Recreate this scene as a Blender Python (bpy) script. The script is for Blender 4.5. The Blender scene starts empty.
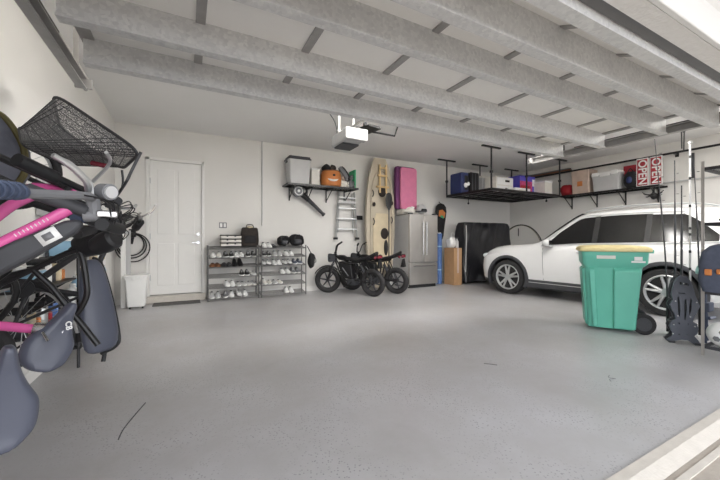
import bpy, bmesh, math, random
from mathutils import Vector, Matrix, Euler
random.seed(7)
C = bpy.context.scene.collection
PI = math.pi
SC = bpy.context.scene
SC.view_settings.view_transform = 'Standard'
SC.view_settings.look = 'None'
SC.view_settings.gamma = 1
SC.view_settings.use_curve_mapping = False

# ---------------------------------------------------------------- camera
CAM_H = 1.13
YAW = math.radians(27.7)
FPX = 330.0
FW = Vector((math.sin(YAW), math.cos(YAW), 0)); RT = Vector((math.cos(YAW), -math.sin(YAW), 0))
cam = bpy.data.objects.new('camera', bpy.data.cameras.new('camera'))
C.objects.link(cam)
cam.location = (0, 0, CAM_H); cam.rotation_euler = (PI/2, 0, -YAW)
cam.data.lens = FPX/720*36; cam.data.sensor_width = 36; cam.data.clip_start = 0.02
SC.camera = cam

def at(px, py, Y):
    """point of the room on the plane y=Y seen in direction (px, py)"""
    d = FW + RT*((px-360)/FPX)
    t = Y/d.y
    return Vector((d.x*t, Y, CAM_H + (240-py)/FPX*t))

# ---------------------------------------------------------------- materials
def srgb(r, g, b):
    f = lambda c: (c/255/12.92) if c/255 <= 0.04045 else ((c/255+0.055)/1.055)**2.4
    return (f(r), f(g), f(b), 1)
def mat(name, rgb, rough=0.5, metal=0.0, var=0.06, scale=8, bump=0.0, bscale=60, spec=0.5, trans=0, coat=0, alpha=1, emis=None, estr=0):
    m = bpy.data.materials.new(name); m.use_nodes = True
    nt = m.node_tree; b = nt.nodes['Principled BSDF']
    col = srgb(*rgb)
    n = nt.nodes.new('ShaderNodeTexNoise'); n.inputs['Scale'].default_value = scale; n.inputs['Detail'].default_value = 4
    tc = nt.nodes.new('ShaderNodeTexCoord'); nt.links.new(tc.outputs['Object'], n.inputs['Vector'])
    r = nt.nodes.new('ShaderNodeValToRGB')
    r.color_ramp.elements[0].position = .3; r.color_ramp.elements[1].position = .7
    r.color_ramp.elements[0].color = tuple(c*(1-var) for c in col[:3])+(1,)
    r.color_ramp.elements[1].color = tuple(min(1, c*(1+var)) for c in col[:3])+(1,)
    nt.links.new(n.outputs['Fac'], r.inputs[0]); nt.links.new(r.outputs[0], b.inputs['Base Color'])
    b.inputs['Roughness'].default_value = rough; b.inputs['Metallic'].default_value = metal
    b.inputs['Specular IOR Level'].default_value = spec
    b.inputs['Transmission Weight'].default_value = trans
    b.inputs['Coat Weight'].default_value = coat
    b.inputs['Alpha'].default_value = alpha
    if emis: 
        b.inputs['Emission Color'].default_value = srgb(*emis); b.inputs['Emission Strength'].default_value = estr
    if bump:
        n2 = nt.nodes.new('ShaderNodeTexNoise'); n2.inputs['Scale'].default_value = bscale; n2.inputs['Detail'].default_value = 3
        nt.links.new(tc.outputs['Object'], n2.inputs['Vector'])
        bp = nt.nodes.new('ShaderNodeBump'); bp.inputs['Strength'].default_value = bump; bp.inputs['Distance'].default_value = .01
        nt.links.new(n2.outputs['Fac'], bp.inputs['Height']); nt.links.new(bp.outputs[0], b.inputs['Normal'])
    return m
M = {}
M['wall'] = mat('painted_wall', (226,224,220), .85, var=.015, scale=1.5, bump=.15, bscale=90)
M['ceiling'] = mat('painted_ceiling', (240,239,237), .9, var=.015, scale=1.5, bump=.15, bscale=70)
M['trim'] = mat('white_trim', (235,234,231), .45, var=.01)
M['door'] = mat('door_paint', (236,235,232), .5, var=.01)
M['gdoor'] = mat('garage_door_skin', (252,250,246), .5, var=.01)
M['chrome'] = mat('chrome', (200,200,200), .2, 1, var=.02)
M['alu'] = mat('aluminium', (205,207,208), .35, .85, var=.04)
M['steel'] = mat('brushed_steel', (184,180,175), .34, .85, var=.05, scale=3)
M['darksteel'] = mat('dark_steel', (70,70,72), .45, .6, var=.1)
M['rackgrey'] = mat('grey_rack_tube', (112,111,110), .45, .5, var=.05)
M['black'] = mat('black_plastic', (26,26,28), .5, var=.1)
M['blackpaint'] = mat('black_gloss_paint', (22,22,24), .3, var=.1)
M['rubber'] = mat('black_rubber', (44,43,44), .8, var=.12, scale=30)
M['darkgrey'] = mat('dark_grey_plastic', (62,63,67), .55, var=.08)
M['midgrey'] = mat('mid_grey_plastic', (120,121,124), .55, var=.05)
M['lightgrey'] = mat('light_grey_plastic', (190,190,190), .5, var=.03)
M['white'] = mat('white_plastic', (236,236,234), .4, var=.015)
M['offwhite'] = mat('off_white_card', (222,218,210), .7, var=.04)
M['beige'] = mat('beige_plastic', (205,190,160), .55, var=.05)
M['kayak'] = mat('sand_kayak_plastic', (188,177,158), .5, var=.06, scale=3)
M['tan'] = mat('tan_card', (194,174,160), .8, var=.08)
M['card'] = mat('brown_cardboard', (180,142,104), .85, var=.07)
M['pink'] = mat('pink_bike_paint', (222,96,162), .25, var=.04, coat=.5)
M['pinkpad'] = mat('pink_foam', (212,124,158), .7, var=.06)
M['purple'] = mat('purple_foam', (112,56,104), .7, var=.06)
M['green'] = mat('green_bin_plastic', (104,190,168), .4, var=.03, scale=5)
M['greenlight'] = mat('green_panel', (140,205,184), .5, var=.03)
M['cream'] = mat('cream_lid', (232,216,160), .5, var=.04)
M['carwhite'] = mat('white_car_paint', (224,224,224), .25, var=.005, coat=1)
M['glassdark'] = mat('tinted_car_glass', (14,14,16), .12, var=.05, spec=.5)
M['blue'] = mat('blue_plastic', (40,52,100), .5, var=.08)
M['lightblue'] = mat('light_blue_plastic', (150,190,215), .5, var=.05)
M['bagblue'] = mat('slate_blue_fabric', (80,86,102), .85, var=.12, scale=25, bump=.4, bscale=30)
M['red'] = mat('red_plastic', (170,34,44), .5, var=.06)
M['signred'] = mat('sign_red', (158,34,48), .6, var=.05)
M['orange'] = mat('orange_plastic', (200,124,66), .55, var=.08)
M['brown'] = mat('brown_leather', (132,88,58), .6, var=.12)
M['darkfabric'] = mat('dark_fabric', (50,44,40), .9, var=.2, scale=30, bump=.4)
M['blackfabric'] = mat('black_fabric', (30,29,31), .8, var=.2, scale=12, bump=.5, bscale=8)
M['saddle'] = mat('grey_saddle_vinyl', (80,84,98), .42, var=.05, coat=.2)
M['greyblue'] = mat('grey_blue_grip', (66,76,98), .5, var=.1)
M['yellow'] = mat('yellow_sticker', (226,206,60), .6, var=.04)
M['hoodgrey'] = mat('grey_soft_fabric', (104,106,116), .8, var=.15, scale=14, bump=.3)
M['rollblue'] = mat('mid_blue_mat', (82,112,166), .7, var=.15, scale=20)
M['platedark'] = mat('slate_plate', (92,96,106), .5, var=.06)
M['gloss'] = mat('shiny_black_cover', (38,38,42), .32, var=.15, scale=10, bump=.5, bscale=6)
M['olive'] = mat('olive_trim', (98,90,54), .7, var=.1)
M['wood'] = mat('light_wood', (206,176,128), .6, var=.1, scale=6)
M['mint'] = mat('green_card', (70,170,120), .7, var=.05)
M['skin'] = mat('plush_beige', (200,180,156), .9, var=.08)
M['teal'] = mat('mint_disc', (150,196,188), .5, var=.05)
M['asphaltmat'] = mat('door_mat_fibre', (92,90,88), .95, var=.25, scale=80)
M['lens'] = mat('clear_lamp_lens', (225,228,232), .15, var=.02)
M['redlens'] = mat('red_lamp_lens', (120,44,56), .2, var=.1)
M['flower'] = mat('purple_pink_print', (196,70,120), .6, var=.4, scale=20)
M['violet'] = mat('violet_card', (92,84,190), .6, var=.1)

def node_mat(name): 
    m = bpy.data.materials.new(name); m.use_nodes = True
    return m, m.node_tree, m.node_tree.nodes['Principled BSDF']
def mk_floor():
    m, nt, b = node_mat('epoxy_floor')
    L = nt.links.new; N = nt.nodes.new
    tc = N('ShaderNodeTexCoord')
    n = N('ShaderNodeTexNoise'); n.inputs['Scale'].default_value = 1.1; n.inputs['Detail'].default_value = 8; n.inputs['Roughness'].default_value = .65
    L(tc.outputs['Object'], n.inputs['Vector'])
    r = N('ShaderNodeValToRGB'); r.color_ramp.elements[0].position=.3; r.color_ramp.elements[1].position=.72
    r.color_ramp.elements[0].color = srgb(167,165,164); r.color_ramp.elements[1].color = srgb(190,190,193)
    L(n.outputs['Fac'], r.inputs[0])
    v = N('ShaderNodeTexVoronoi'); v.inputs['Scale'].default_value = 58; v.inputs['Randomness'].default_value = 1
    L(tc.outputs['Object'], v.inputs['Vector'])
    r2 = N('ShaderNodeValToRGB'); r2.color_ramp.elements[0].position=.17; r2.color_ramp.elements[1].position=.30
    r2.color_ramp.elements[0].color=(1,1,1,1); r2.color_ramp.elements[1].color=(0,0,0,1)
    L(v.outputs['Distance'], r2.inputs[0])
    n3 = N('ShaderNodeTexNoise'); n3.inputs['Scale'].default_value = 2.2; n3.inputs['Detail'].default_value=6
    L(tc.outputs['Object'], n3.inputs['Vector'])
    r3 = N('ShaderNodeValToRGB'); r3.color_ramp.elements[0].position=.40; r3.color_ramp.elements[1].position=.60
    L(n3.outputs['Fac'], r3.inputs[0])
    mu = N('ShaderNodeMath'); mu.operation='MULTIPLY'; L(r2.outputs[0], mu.inputs[0]); L(r3.outputs[0], mu.inputs[1])
    mu2 = N('ShaderNodeMath'); mu2.operation='MULTIPLY'; L(mu.outputs[0], mu2.inputs[0]); mu2.inputs[1].default_value=.6
    mx = N('ShaderNodeMixRGB'); L(mu2.outputs[0], mx.inputs[0]); L(r.outputs[0], mx.inputs[1]); mx.inputs[2].default_value = srgb(92,92,96)
    L(mx.outputs[0], b.inputs['Base Color'])
    b.inputs['Roughness'].default_value = .34
    b.inputs['Specular IOR Level'].default_value = .45
    n4 = N('ShaderNodeTexNoise'); n4.inputs['Scale'].default_value = 14; n4.inputs['Detail'].default_value=5
    L(tc.outputs['Object'], n4.inputs['Vector'])
    bp = N('ShaderNodeBump'); bp.inputs['Strength'].default_value=.12; bp.inputs['Distance'].default_value=.02
    L(n4.outputs['Fac'], bp.inputs['Height']); L(bp.outputs[0], b.inputs['Normal'])
    return m
M['floor'] = mk_floor()
def mk_strut():
    m, nt, b = node_mat('galvanised_strut')
    L = nt.links.new; N = nt.nodes.new
    tc = N('ShaderNodeTexCoord')
    v = N('ShaderNodeTexVoronoi'); v.inputs['Scale'].default_value = 55; L(tc.outputs['Object'], v.inputs['Vector'])
    n = N('ShaderNodeTexNoise'); n.inputs['Scale'].default_value = 5; n.inputs['Detail'].default_value=5; L(tc.outputs['Object'], n.inputs['Vector'])
    mx = N('ShaderNodeMixRGB'); mx.inputs[0].default_value=.5
    L(v.outputs['Color'], mx.inputs[1]); L(n.outputs['Fac'], mx.inputs[2])
    bw = N('ShaderNodeRGBToBW'); L(mx.outputs[0], bw.inputs[0])
    r = N('ShaderNodeValToRGB'); r.color_ramp.elements[0].position=.2; r.color_ramp.elements[1].position=.85
    r.color_ramp.elements[0].color = srgb(198,198,198); r.color_ramp.elements[1].color = srgb(228,228,226)
    L(bw.outputs[0], r.inputs[0]); L(r.outputs[0], b.inputs['Base Color'])
    b.inputs['Metallic'].default_value=.05; b.inputs['Roughness'].default_value=.5
    return m
M['strut'] = mk_strut()
M['stile'] = mat('galvanised_stile', (170,168,166), .5, .4, var=.06, scale=20)
M['driveway'] = mat('driveway_concrete', (168,160,150), .9, var=.08, scale=9, bump=.4, bscale=40)
M['threshold'] = mat('threshold_concrete', (205,199,190), .85, var=.05, scale=12, bump=.3)
M['stucco'] = mat('stucco', (226,224,220), .95, var=.03, scale=25, bump=.6, bscale=45)
def mk_mesh():
    """fine woven basket wire: opaque strands, real holes"""
    m, nt, b = node_mat('basket_wire')
    L = nt.links.new; N = nt.nodes.new
    b.inputs['Base Color'].default_value = srgb(108,108,108); b.inputs['Roughness'].default_value=.5
    tc = N('ShaderNodeTexCoord'); 
    v = N('ShaderNodeTexChecker'); v.inputs['Scale'].default_value=150; L(tc.outputs['Object'], v.inputs['Vector'])
    n = N('ShaderNodeTexNoise'); n.inputs['Scale'].default_value=330; L(tc.outputs['Object'], n.inputs['Vector'])
    gt = N('ShaderNodeMath'); gt.operation='GREATER_THAN'; gt.inputs[1].default_value=.44; L(n.outputs['Fac'], gt.inputs[0])
    L(gt.outputs[0], b.inputs['Alpha'])
    return m
M['wire'] = mk_mesh()

# ---------------------------------------------------------------- mesh builder
def frame(d):
    d = d.normalized(); u = Vector((0,0,1)) if abs(d.z) < .95 else Vector((1,0,0))
    a = d.cross(u).normalized(); return a, d.cross(a).normalized()
class MB:
    def __init__(s): s.v=[]; s.f=[]; s.m=[]; s.mi=0
    def slot(s, i): s.mi=i; return s
    def add(s, vs, fs, T=None):
        o=len(s.v)
        s.v += [(T@Vector(v) if T is not None else Vector(v)) for v in vs]
        for f in fs: s.f.append([o+i for i in f]); s.m.append(s.mi)
        return s
    def box(s, c, d, rz=0, T=None, taper=1.0):
        x,y,z=[k/2 for k in d]
        R=Matrix.Translation(c)@Matrix.Rotation(rz,4,'Z')
        if T is not None: R=T@R
        k=taper
        vs=[(-x*k,-y*k,-z),(x*k,-y*k,-z),(x*k,y*k,-z),(-x*k,y*k,-z),(-x,-y,z),(x,-y,z),(x,y,z),(-x,y,z)]
        return s.add(vs,[(0,3,2,1),(4,5,6,7),(0,1,5,4),(1,2,6,5),(2,3,7,6),(3,0,4,7)],R)
    def bx(s, x0,x1,y0,y1,z0,z1): return s.box(((x0+x1)/2,(y0+y1)/2,(z0+z1)/2),(x1-x0,y1-y0,z1-z0))
    def cyl(s, p0, p1, r, r2=None, n=16, cap=True, T=None):
        p0=Vector(p0); p1=Vector(p1); r2=r if r2 is None else r2
        a,b=frame(p1-p0); vs=[]
        for p,q in ((p0,r),(p1,r2)):
            for i in range(n):
                t=2*PI*i/n; vs.append(p+a*math.cos(t)*q+b*math.sin(t)*q)
        fs=[(i,(i+1)%n,n+(i+1)%n,n+i) for i in range(n)]
        if cap: fs+= [tuple(range(n-1,-1,-1)), tuple(range(n,2*n))]
        return s.add(vs,fs,T)
    def tube(s, pts, r, n=10, closed=False, smooth=0, T=None, cap=True):
        P=[Vector(p) for p in pts]
        if smooth: P=catmull(P,smooth,closed)
        R = r if isinstance(r,(list,tuple)) else [r]*len(P)
        if len(R)!=len(P): R=[R[min(len(R)-1,int(i/(len(P)-1)*(len(R)-1)+.5))] if True else 0 for i in range(len(P))]
        vs=[]; up=None; N=len(P)
        for i,p in enumerate(P):
            if closed: d=P[(i+1)%N]-P[i-1]
            else: d=P[min(i+1,N-1)]-P[max(i-1,0)]
            if d.length<1e-9: d=Vector((0,0,1))
            d.normalize()
            if up is None: a,b=frame(d)
            else:
                a=(up-d*up.dot(d)); a=a.normalized() if a.length>1e-6 else frame(d)[0]; b=d.cross(a)
            up=a
            for k in range(n):
                t=2*PI*k/n; vs.append(p+a*math.cos(t)*R[i]+b*math.sin(t)*R[i])
        fs=[]
        for i in range(N if closed else N-1):
            j=(i+1)%N
            for k in range(n): fs.append((i*n+k,i*n+(k+1)%n,j*n+(k+1)%n,j*n+k))
        if cap and not closed: fs+=[tuple(range(n-1,-1,-1)),tuple((N-1)*n+k for k in range(n))]
        return s.add(vs,fs,T)
    def torus(s, c, R, r, axis='Y', n=40, k=12, T=None, sq=1.0):
        vs=[]; fs=[]
        for i in range(n):
            t=2*PI*i/n
            for j in range(k):
                q=2*PI*j/k; rr=R+r*math.cos(q); h=r*sq*math.sin(q)
                p={'Y':(rr*math.cos(t),h,rr*math.sin(t)),'X':(h,rr*math.cos(t),rr*math.sin(t)),'Z':(rr*math.cos(t),rr*math.sin(t),h)}[axis]
                vs.append(Vector(c)+Vector(p))
        for i in range(n):
            for j in range(k): fs.append((i*k+j,((i+1)%n)*k+j,((i+1)%n)*k+(j+1)%k,i*k+(j+1)%k))
        return s.add(vs,fs,T)
    def lathe(s, prof, c=(0,0,0), n=24, T=None, axis='Z', sx=1, sy=1):
        vs=[]; fs=[]
        for r,z in prof:
            for i in range(n):
                t=2*PI*i/n; x,y=r*math.cos(t)*sx,r*math.sin(t)*sy
                p={'Z':(x,y,z),'Y':(x,z,y),'X':(z,x,y)}[axis]
                vs.append(Vector(c)+Vector(p))
        for j in range(len(prof)-1):
            for i in range(n): fs.append((j*n+i,j*n+(i+1)%n,(j+1)*n+(i+1)%n,(j+1)*n+i))
        fs.append(tuple(range(n-1,-1,-1))); fs.append(tuple((len(prof)-1)*n+i for i in range(n)))
        return s.add(vs,fs,T)
    def prism(s, poly, th, T=None, plane='XZ', off=0):
        n=len(poly); vs=[]
        for h in (off,off+th):
            for a,b in poly:
                vs.append({'XZ':(a,h,b),'XY':(a,b,h),'YZ':(h,a,b)}[plane])
        fs=[tuple(range(n)),tuple(range(2*n-1,n-1,-1))]+[(i,n+i,n+(i+1)%n,(i+1)%n) for i in range(n)]
        return s.add(vs,fs,T)
    def loft(s, rings, cap=True, T=None):
        n=len(rings[0]); vs=[p for r in rings for p in r]; fs=[]
        for j in range(len(rings)-1):
            for i in range(n): fs.append((j*n+i,j*n+(i+1)%n,(j+1)*n+(i+1)%n,(j+1)*n+i))
        if cap: fs+=[tuple(range(n-1,-1,-1)),tuple((len(rings)-1)*n+i for i in range(n))]
        return s.add(vs,fs,T)
    def blob(s, c, r, T=None, n=16, m=10, p=1.0, jit=0, seed=1):
        rnd=random.Random(seed); vs=[]; fs=[]
        ex=lambda v: math.copysign(abs(v)**p, v)
        ph=[rnd.uniform(0,6) for _ in range(4)]
        for j in range(m+1):
            a=-PI/2+PI*j/m
            for i in range(n):
                t=2*PI*i/n
                k=1+jit*(math.sin(3*t+ph[0]+a*2)+math.sin(5*a+ph[1]+t)*.7)
                vs.append((c[0]+r[0]*ex(math.cos(a))*ex(math.cos(t))*k, c[1]+r[1]*ex(math.cos(a))*ex(math.sin(t))*k, c[2]+r[2]*ex(math.sin(a))*k))
        for j in range(m):
            for i in range(n): fs.append((j*n+i,j*n+(i+1)%n,(j+1)*n+(i+1)%n,(j+1)*n+i))
        return s.add(vs,fs,T)
    def build(s, name, mats, parent=None, loc=None, bevel=0, smooth=True, rz=0, seg=2, sub=0, solid=0):
        me=bpy.data.meshes.new(name); me.from_pydata([tuple(v) for v in s.v],[],s.f)
        for m in (mats if isinstance(mats,(list,tuple)) else [mats]): me.materials.append(M[m] if isinstance(m,str) else m)
        for p,k in zip(me.polygons,s.m): p.material_index=k
        bm=bmesh.new(); bm.from_mesh(me)
        bmesh.ops.remove_doubles(bm,verts=bm.verts,dist=1e-5)
        bmesh.ops.recalc_face_normals(bm,faces=bm.faces); bm.to_mesh(me); bm.free()
        if smooth:
            for p in me.polygons: p.use_smooth=True
            try: me.set_sharp_from_angle(angle=math.radians(35))
            except Exception: pass
        o=bpy.data.objects.new(name,me); C.objects.link(o)
        if parent is not None: o.parent=parent
        if loc is not None: o.location=loc
        if rz: o.rotation_euler=(0,0,rz)
        if solid:
            k=o.modifiers.new('solidify','SOLIDIFY'); k.thickness=solid; k.offset=0
        if sub:
            k=o.modifiers.new('subdivision','SUBSURF'); k.levels=sub; k.render_levels=sub
        if bevel:
            k=o.modifiers.new('bevel','BEVEL'); k.width=bevel; k.segments=seg; k.limit_method='ANGLE'; k.angle_limit=math.radians(40)
        return o
def catmull(P, k, closed=False):
    out=[]; n=len(P)
    rng = range(n) if closed else range(n-1)
    for i in rng:
        a,b,c,d=(P[(i-1)%n],P[i],P[(i+1)%n],P[(i+2)%n]) if closed else (P[max(i-1,0)],P[i],P[i+1],P[min(i+2,n-1)])
        for j in range(k):
            t=j/k; out.append(.5*((2*b)+(c-a)*t+(2*a-5*b+4*c-d)*t*t+(3*b-a-3*c+d)*t**3))
    if not closed: out.append(P[-1].copy())
    return out
def B(): return MB()
def tag(o, label=None, cat=None, group=None, kind=None):
    if label: o['label']=label
    if cat: o['category']=cat
    if group: o['group']=group
    if kind: o['kind']=kind
    return o
def thing(name, label, cat, loc=(0,0,0), rz=0, group=None):
    o=bpy.data.objects.new(name,None); o.empty_display_size=.05; C.objects.link(o)
    o.location=loc; o.rotation_euler=(0,0,rz); return tag(o,label,cat,group)
def struct(o): o['kind']='structure'; return o
def dup(root, loc=None, rz=None, label=None, group=None, parent=None):
    r=root.copy(); C.objects.link(r)
    if loc is not None: r.location=loc
    if rz is not None: r.rotation_euler=(r.rotation_euler[0],r.rotation_euler[1],rz)
    if label: r['label']=label
    if group: r['group']=group
    if parent is not None: r.parent=parent
    for ch in root.children: dup(ch, parent=r)
    return r
def text_mesh(name, body, size, material, parent, loc, rot, extrude=.001, bold=0):
    cu=bpy.data.curves.new(name,'FONT'); cu.body=body; cu.size=size; cu.extrude=extrude; cu.align_x='CENTER'; cu.align_y='CENTER'; cu.offset=bold
    t=bpy.data.objects.new(name,cu); C.objects.link(t)
    me=bpy.data.meshes.new_from_object(t); bpy.data.objects.remove(t)
    me.materials.clear(); me.materials.append(M[material])
    o=bpy.data.objects.new(name,me); C.objects.link(o); o.parent=parent; o.location=loc; o.rotation_euler=rot
    return o
def rrect(x0,x1,y0,y1,r,k=5):
    out=[]
    for cx,cy,a in ((x1-r,y1-r,0),(x0+r,y1-r,90),(x0+r,y0+r,180),(x1-r,y0+r,270)):
        for i in range(k+1):
            t=math.radians(a+90*i/k); out.append((cx+r*math.cos(t),cy+r*math.sin(t)))
    return out

# ================================================================ setting
XL, XR, YB, YF, ZC = -1.1, 9.0, 7.0, 0.8, 3.17
struct(B().bx(XL-.15,XR+.15,YF,YB+.15,-.15,0).build('floor','floor',smooth=False))
struct(B().bx(XL-.15,XR+.15,YF,YB+.15,ZC,ZC+.15).build('ceiling','ceiling',smooth=False))
struct(B().bx(XL-.15,XL,YF,YB+.15,0,ZC).build('wall_left','wall',smooth=False))
struct(B().bx(XR,XR+.15,YF,YB+.15,0,ZC).build('wall_right','wall',smooth=False))
# back wall with the opening of the house door
DX0,DX1,DZ0,DZ1=-.64,.30,.12,2.62
struct(B().bx(XL,DX0,YB,YB+.15,0,ZC).bx(DX1,XR,YB,YB+.15,0,ZC).bx(DX0,DX1,YB,YB+.15,DZ1,ZC).bx(DX0,DX1,YB,YB+.15,0,DZ0).build('wall_back','wall',smooth=False))
# front wall: two door openings, header in stucco
GX0,GX1=-.60,4.36
struct(B().bx(XL-.15,GX0,YF-.09,YF,0,2.2).bx(GX1,5.05,YF-.09,YF,0,2.2).bx(8.85,XR+.15,YF-.09,YF,0,2.2).bx(XL-.15,XR+.15,YF-.09,YF,2.2,ZC+.3).build('wall_front','stucco',smooth=False))
struct(B().bx(XL-.15,XR+.15,YF-1.35,YF-.09,2.72,2.80).bx(XL-.15,XR+.15,YF-1.39,YF-1.35,2.66,2.98).build('shade_eave','stucco',smooth=False))  # unseen eave added to shade the bright stucco header
struct(B().bx(GX0,GX1,YF-.12,YF-.09,2.2,2.34).build('trim_1','trim',bevel=.006))
struct(B().bx(GX0,GX1,YF-.105,YF-.09,2.345,2.40).build('trim_2','trim',bevel=.004))
struct(B().bx(-8,16,-9,YF-.001,-.15,-.03).build('driveway','driveway',smooth=False))
struct(B().prism([(YF-.07,-.03),(YF+.03,.0),(YF+.03,.012),(YF-.02,.014),(YF-.08,-.012)],24,plane='YZ',off=-8).build('trim_3','threshold',smooth=False))
struct(B().bx(GX0,GX1,YF-.13,YF-.10,-.03,-.022).build('trim_4','threshold',smooth=False))
struct(B().bx(DX0-.05,DX1+.05,YB+.15,YB+.20,0,DZ1+.1).build('door_backing','wall',smooth=False))  # unseen backing added to stop sky light leaking around the door
# baseboards
m=B(); m.tube([(-.343,2.29,.0),(-.335,2.40,.0),(-.30,2.55,.0),(-.254,2.72,.0)],.0035,n=6,smooth=4); struct(m.build('floor_crack','darkgrey'))
m=B(); m.tube([(3.0,1.40,.0),(3.04,1.43,.0),(3.09,1.41,.0),(3.07,1.45,.0),(3.12,1.47,.0)],.003,n=6,smooth=4); struct(m.build('floor_crack','midgrey'))
m=B(); m.tube([(2.40,2.14,.0),(2.44,2.11,.0),(2.48,2.06,.0)],.006,n=6,smooth=4); struct(m.build('floor_crack','rackgrey'))
struct(B().bx(DX1+.02,XR,YB-.014,YB,0,.10).build('baseboard_back','trim',bevel=.003))
struct(B().bx(XL,DX0-.08,YB-.014,YB,0,.10).build('baseboard_back_left','trim',bevel=.003))
struct(B().bx(XL,XL+.014,YF+.13,YB,0,.10).build('baseboard_left','trim',bevel=.003))
struct(B().bx(XR-.014,XR,YF+.13,YB,0,.10).build('baseboard_right','trim',bevel=.003))
# house door
fr=B(); fr.bx(DX0,DX0+.05,YB-.02,YB+.10,DZ0,DZ1).bx(DX1-.05,DX1,YB-.02,YB+.10,DZ0,DZ1).bx(DX0,DX1,YB-.02,YB+.10,DZ1-.05,DZ1)
struct(fr.build('trim_5','trim',bevel=.004))
dr=struct(B().bx(DX0+.052,DX1-.052,YB+.02,YB+.06,DZ0+.015,DZ1-.052).build('door_1','door',bevel=.003))
pm=B()
for z0,z1 in ((DZ0+.18,DZ0+.95),(DZ0+1.12,DZ1-.2)):
    for a,b_ in ((DX0+.17,-.20),(-.14,DX1-.17)):
        pm.bx(a,b_,YB+.012,YB+.02,z0,z1)
pm.build('raised_panel','door',dr,bevel=.006)
h=B().cyl((DX1-.11,YB+.02,1.08),(DX1-.11,YB-.03,1.08),.012).box((DX1-.16,YB-.03,1.08),(.11,.015,.02)).cyl((DX1-.11,YB+.02,1.08),(DX1-.11,YB+.008,1.08),.03)
h.build('door_handle','chrome',dr,bevel=.002)
B().cyl((DX1-.11,YB+.02,1.24),(DX1-.11,YB-.005,1.24),.028).build('deadbolt','chrome',dr,bevel=.002)
hg=B()
for z in (.45,1.2,2.2): hg.box((DX0+.055,YB+.012,z),(.02,.015,.1))
hg.build('hinge','alu',dr)
struct(B().bx(DX0-.02,DX1+.02,YB-.10,YB,0,.115).build('trim_6','threshold',bevel=.01))
tag(B().bx(-.52,.22,YB-.42,YB-.12,0.0,.014).build('door_mat','asphaltmat',bevel=.004),'dark grey fibre mat on the floor below the white house door','door mat')
# thin conduit on the back wall, switches, left corner post
tag(B().cyl((1.38,YB-.012,1.42),(1.38,YB-.012,ZC),.010,n=8).build('wall_conduit','lightgrey'),'thin white conduit running down the back wall above the shoe racks','conduit')
sw=thing('light_switch','double light switch plate on back wall beside the house door','switch',(.63,YB,1.42))
B().prism(rrect(-.07,.07,-.055,.055,.008),-.008).build('switch_plate','midgrey',sw)
for dx in (-.033,.033): B().box((dx,-.010,0),(.042,.008,.075)).build('rocker','white',sw,bevel=.002)
pst=thing('corner_post','white upright post with grey side standing in the back left corner','post',(-.93,6.66,0))
B().bx(-.035,.035,-.02,.02,0,1.3).build('post_face','trim',pst,bevel=.006)
B().bx(.036,.10,-.01,.03,0,1.29).build('post_side','lightgrey',pst,bevel=.006)
ob=thing('outlet_box','small white outlet box low on the left wall by the corner post','outlet',(XL,6.25,.26))
B().bx(0,.05,-.09,.09,-.06,.06).build('box_body','white',ob,bevel=.006)
B().bx(.05,.056,-.075,.075,-.048,.048).build('cover_plate','offwhite',ob,bevel=.003)
# ================================================================ overhead garage door
ZB=2.21; ZS=2.375
SX=[-.54,.07,.69,1.31,1.93,2.55,3.17,3.79,4.31]
SY=[2.57,2.09,1.53,1.15,.868]
gd=thing('garage_door','white sectional garage door raised flat under the ceiling with galvanised struts','garage door',(0,0,0))
edges=[2.66,2.27,1.72,1.17]
for a,b_ in zip(edges[:-1],edges[1:]):
    p=B()
    p.bx(SX[0],SX[-1],b_+.004,a-.004,ZS,ZS+.045)
    p.build('door_section','gdoor',gd,bevel=.003)
p=B(); a=Vector((SX[0],1.165,ZS)); 
p.add([(SX[0],1.165,ZS),(SX[-1],1.165,ZS),(SX[-1],.885,2.24),(SX[0],.885,2.24),(SX[0],1.165,ZS+.045),(SX[-1],1.165,ZS+.045),(SX[-1],.885,2.285),(SX[0],.885,2.285)],
      [(0,1,2,3),(4,7,6,5),(0,4,5,1),(1,5,6,2),(2,6,7,3),(3,7,4,0)])
p.build('door_section','gdoor',gd)
for i,y in enumerate(SY):
    s=B(); x0,x1=SX[0]-.02,SX[-1]+.02
    zt = ZS if i<4 else 2.235
    zb = (ZB,ZB,ZB,2.168,2.155)[i]
    prof=[(y,zt),(y,zb+.012),(y-.012,zb+.012),(y-.012,zb),(y+.055,zb),(y+.055,zb+.014),(y+.05,zb+.014),(y+.05,zb+.003),(y+.004,zb+.003),(y+.004,zt)]
    s.prism(prof,x1-x0,plane='YZ',off=x0)
    s.build('strut','strut',gd,smooth=False)
for j,x in enumerate(SX):
    w=.05 if 0<j<len(SX)-1 else .07
    for a,b_ in ((2.65,2.28),(2.26,1.73),(1.71,1.18)):
        s=B().bx(x-w/2,x+w/2,b_,a,ZS-.012,ZS-.0005); s.build('stile','stile',gd)
    s=B(); s.add([(x-w/2,1.16,ZS-.012),(x+w/2,1.16,ZS-.012),(x+w/2,.90,2.244),(x-w/2,.90,2.244),(x-w/2,1.16,ZS-.003),(x+w/2,1.16,ZS-.003),(x+w/2,.90,2.253),(x-w/2,.90,2.253)],
      [(0,1,2,3),(4,7,6,5),(0,4,5,1),(1,5,6,2),(2,6,7,3),(3,7,4,0)]); s.build('stile','stile',gd)
    if 0<j<len(SX)-1:
        for y in (2.275,1.725):
            hh=B().box((x,y-.03,ZS-.02),(.06,.10,.012)).cyl((x-.035,y-.06,ZS-.05),(x+.035,y-.06,ZS-.05),.016,n=10).box((x-.025,y-.05,ZS-.04),(.006,.06,.05)).box((x+.025,y-.05,ZS-.04),(.006,.06,.05))
            hh.build('hinge','rackgrey',gd,bevel=.001)
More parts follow.
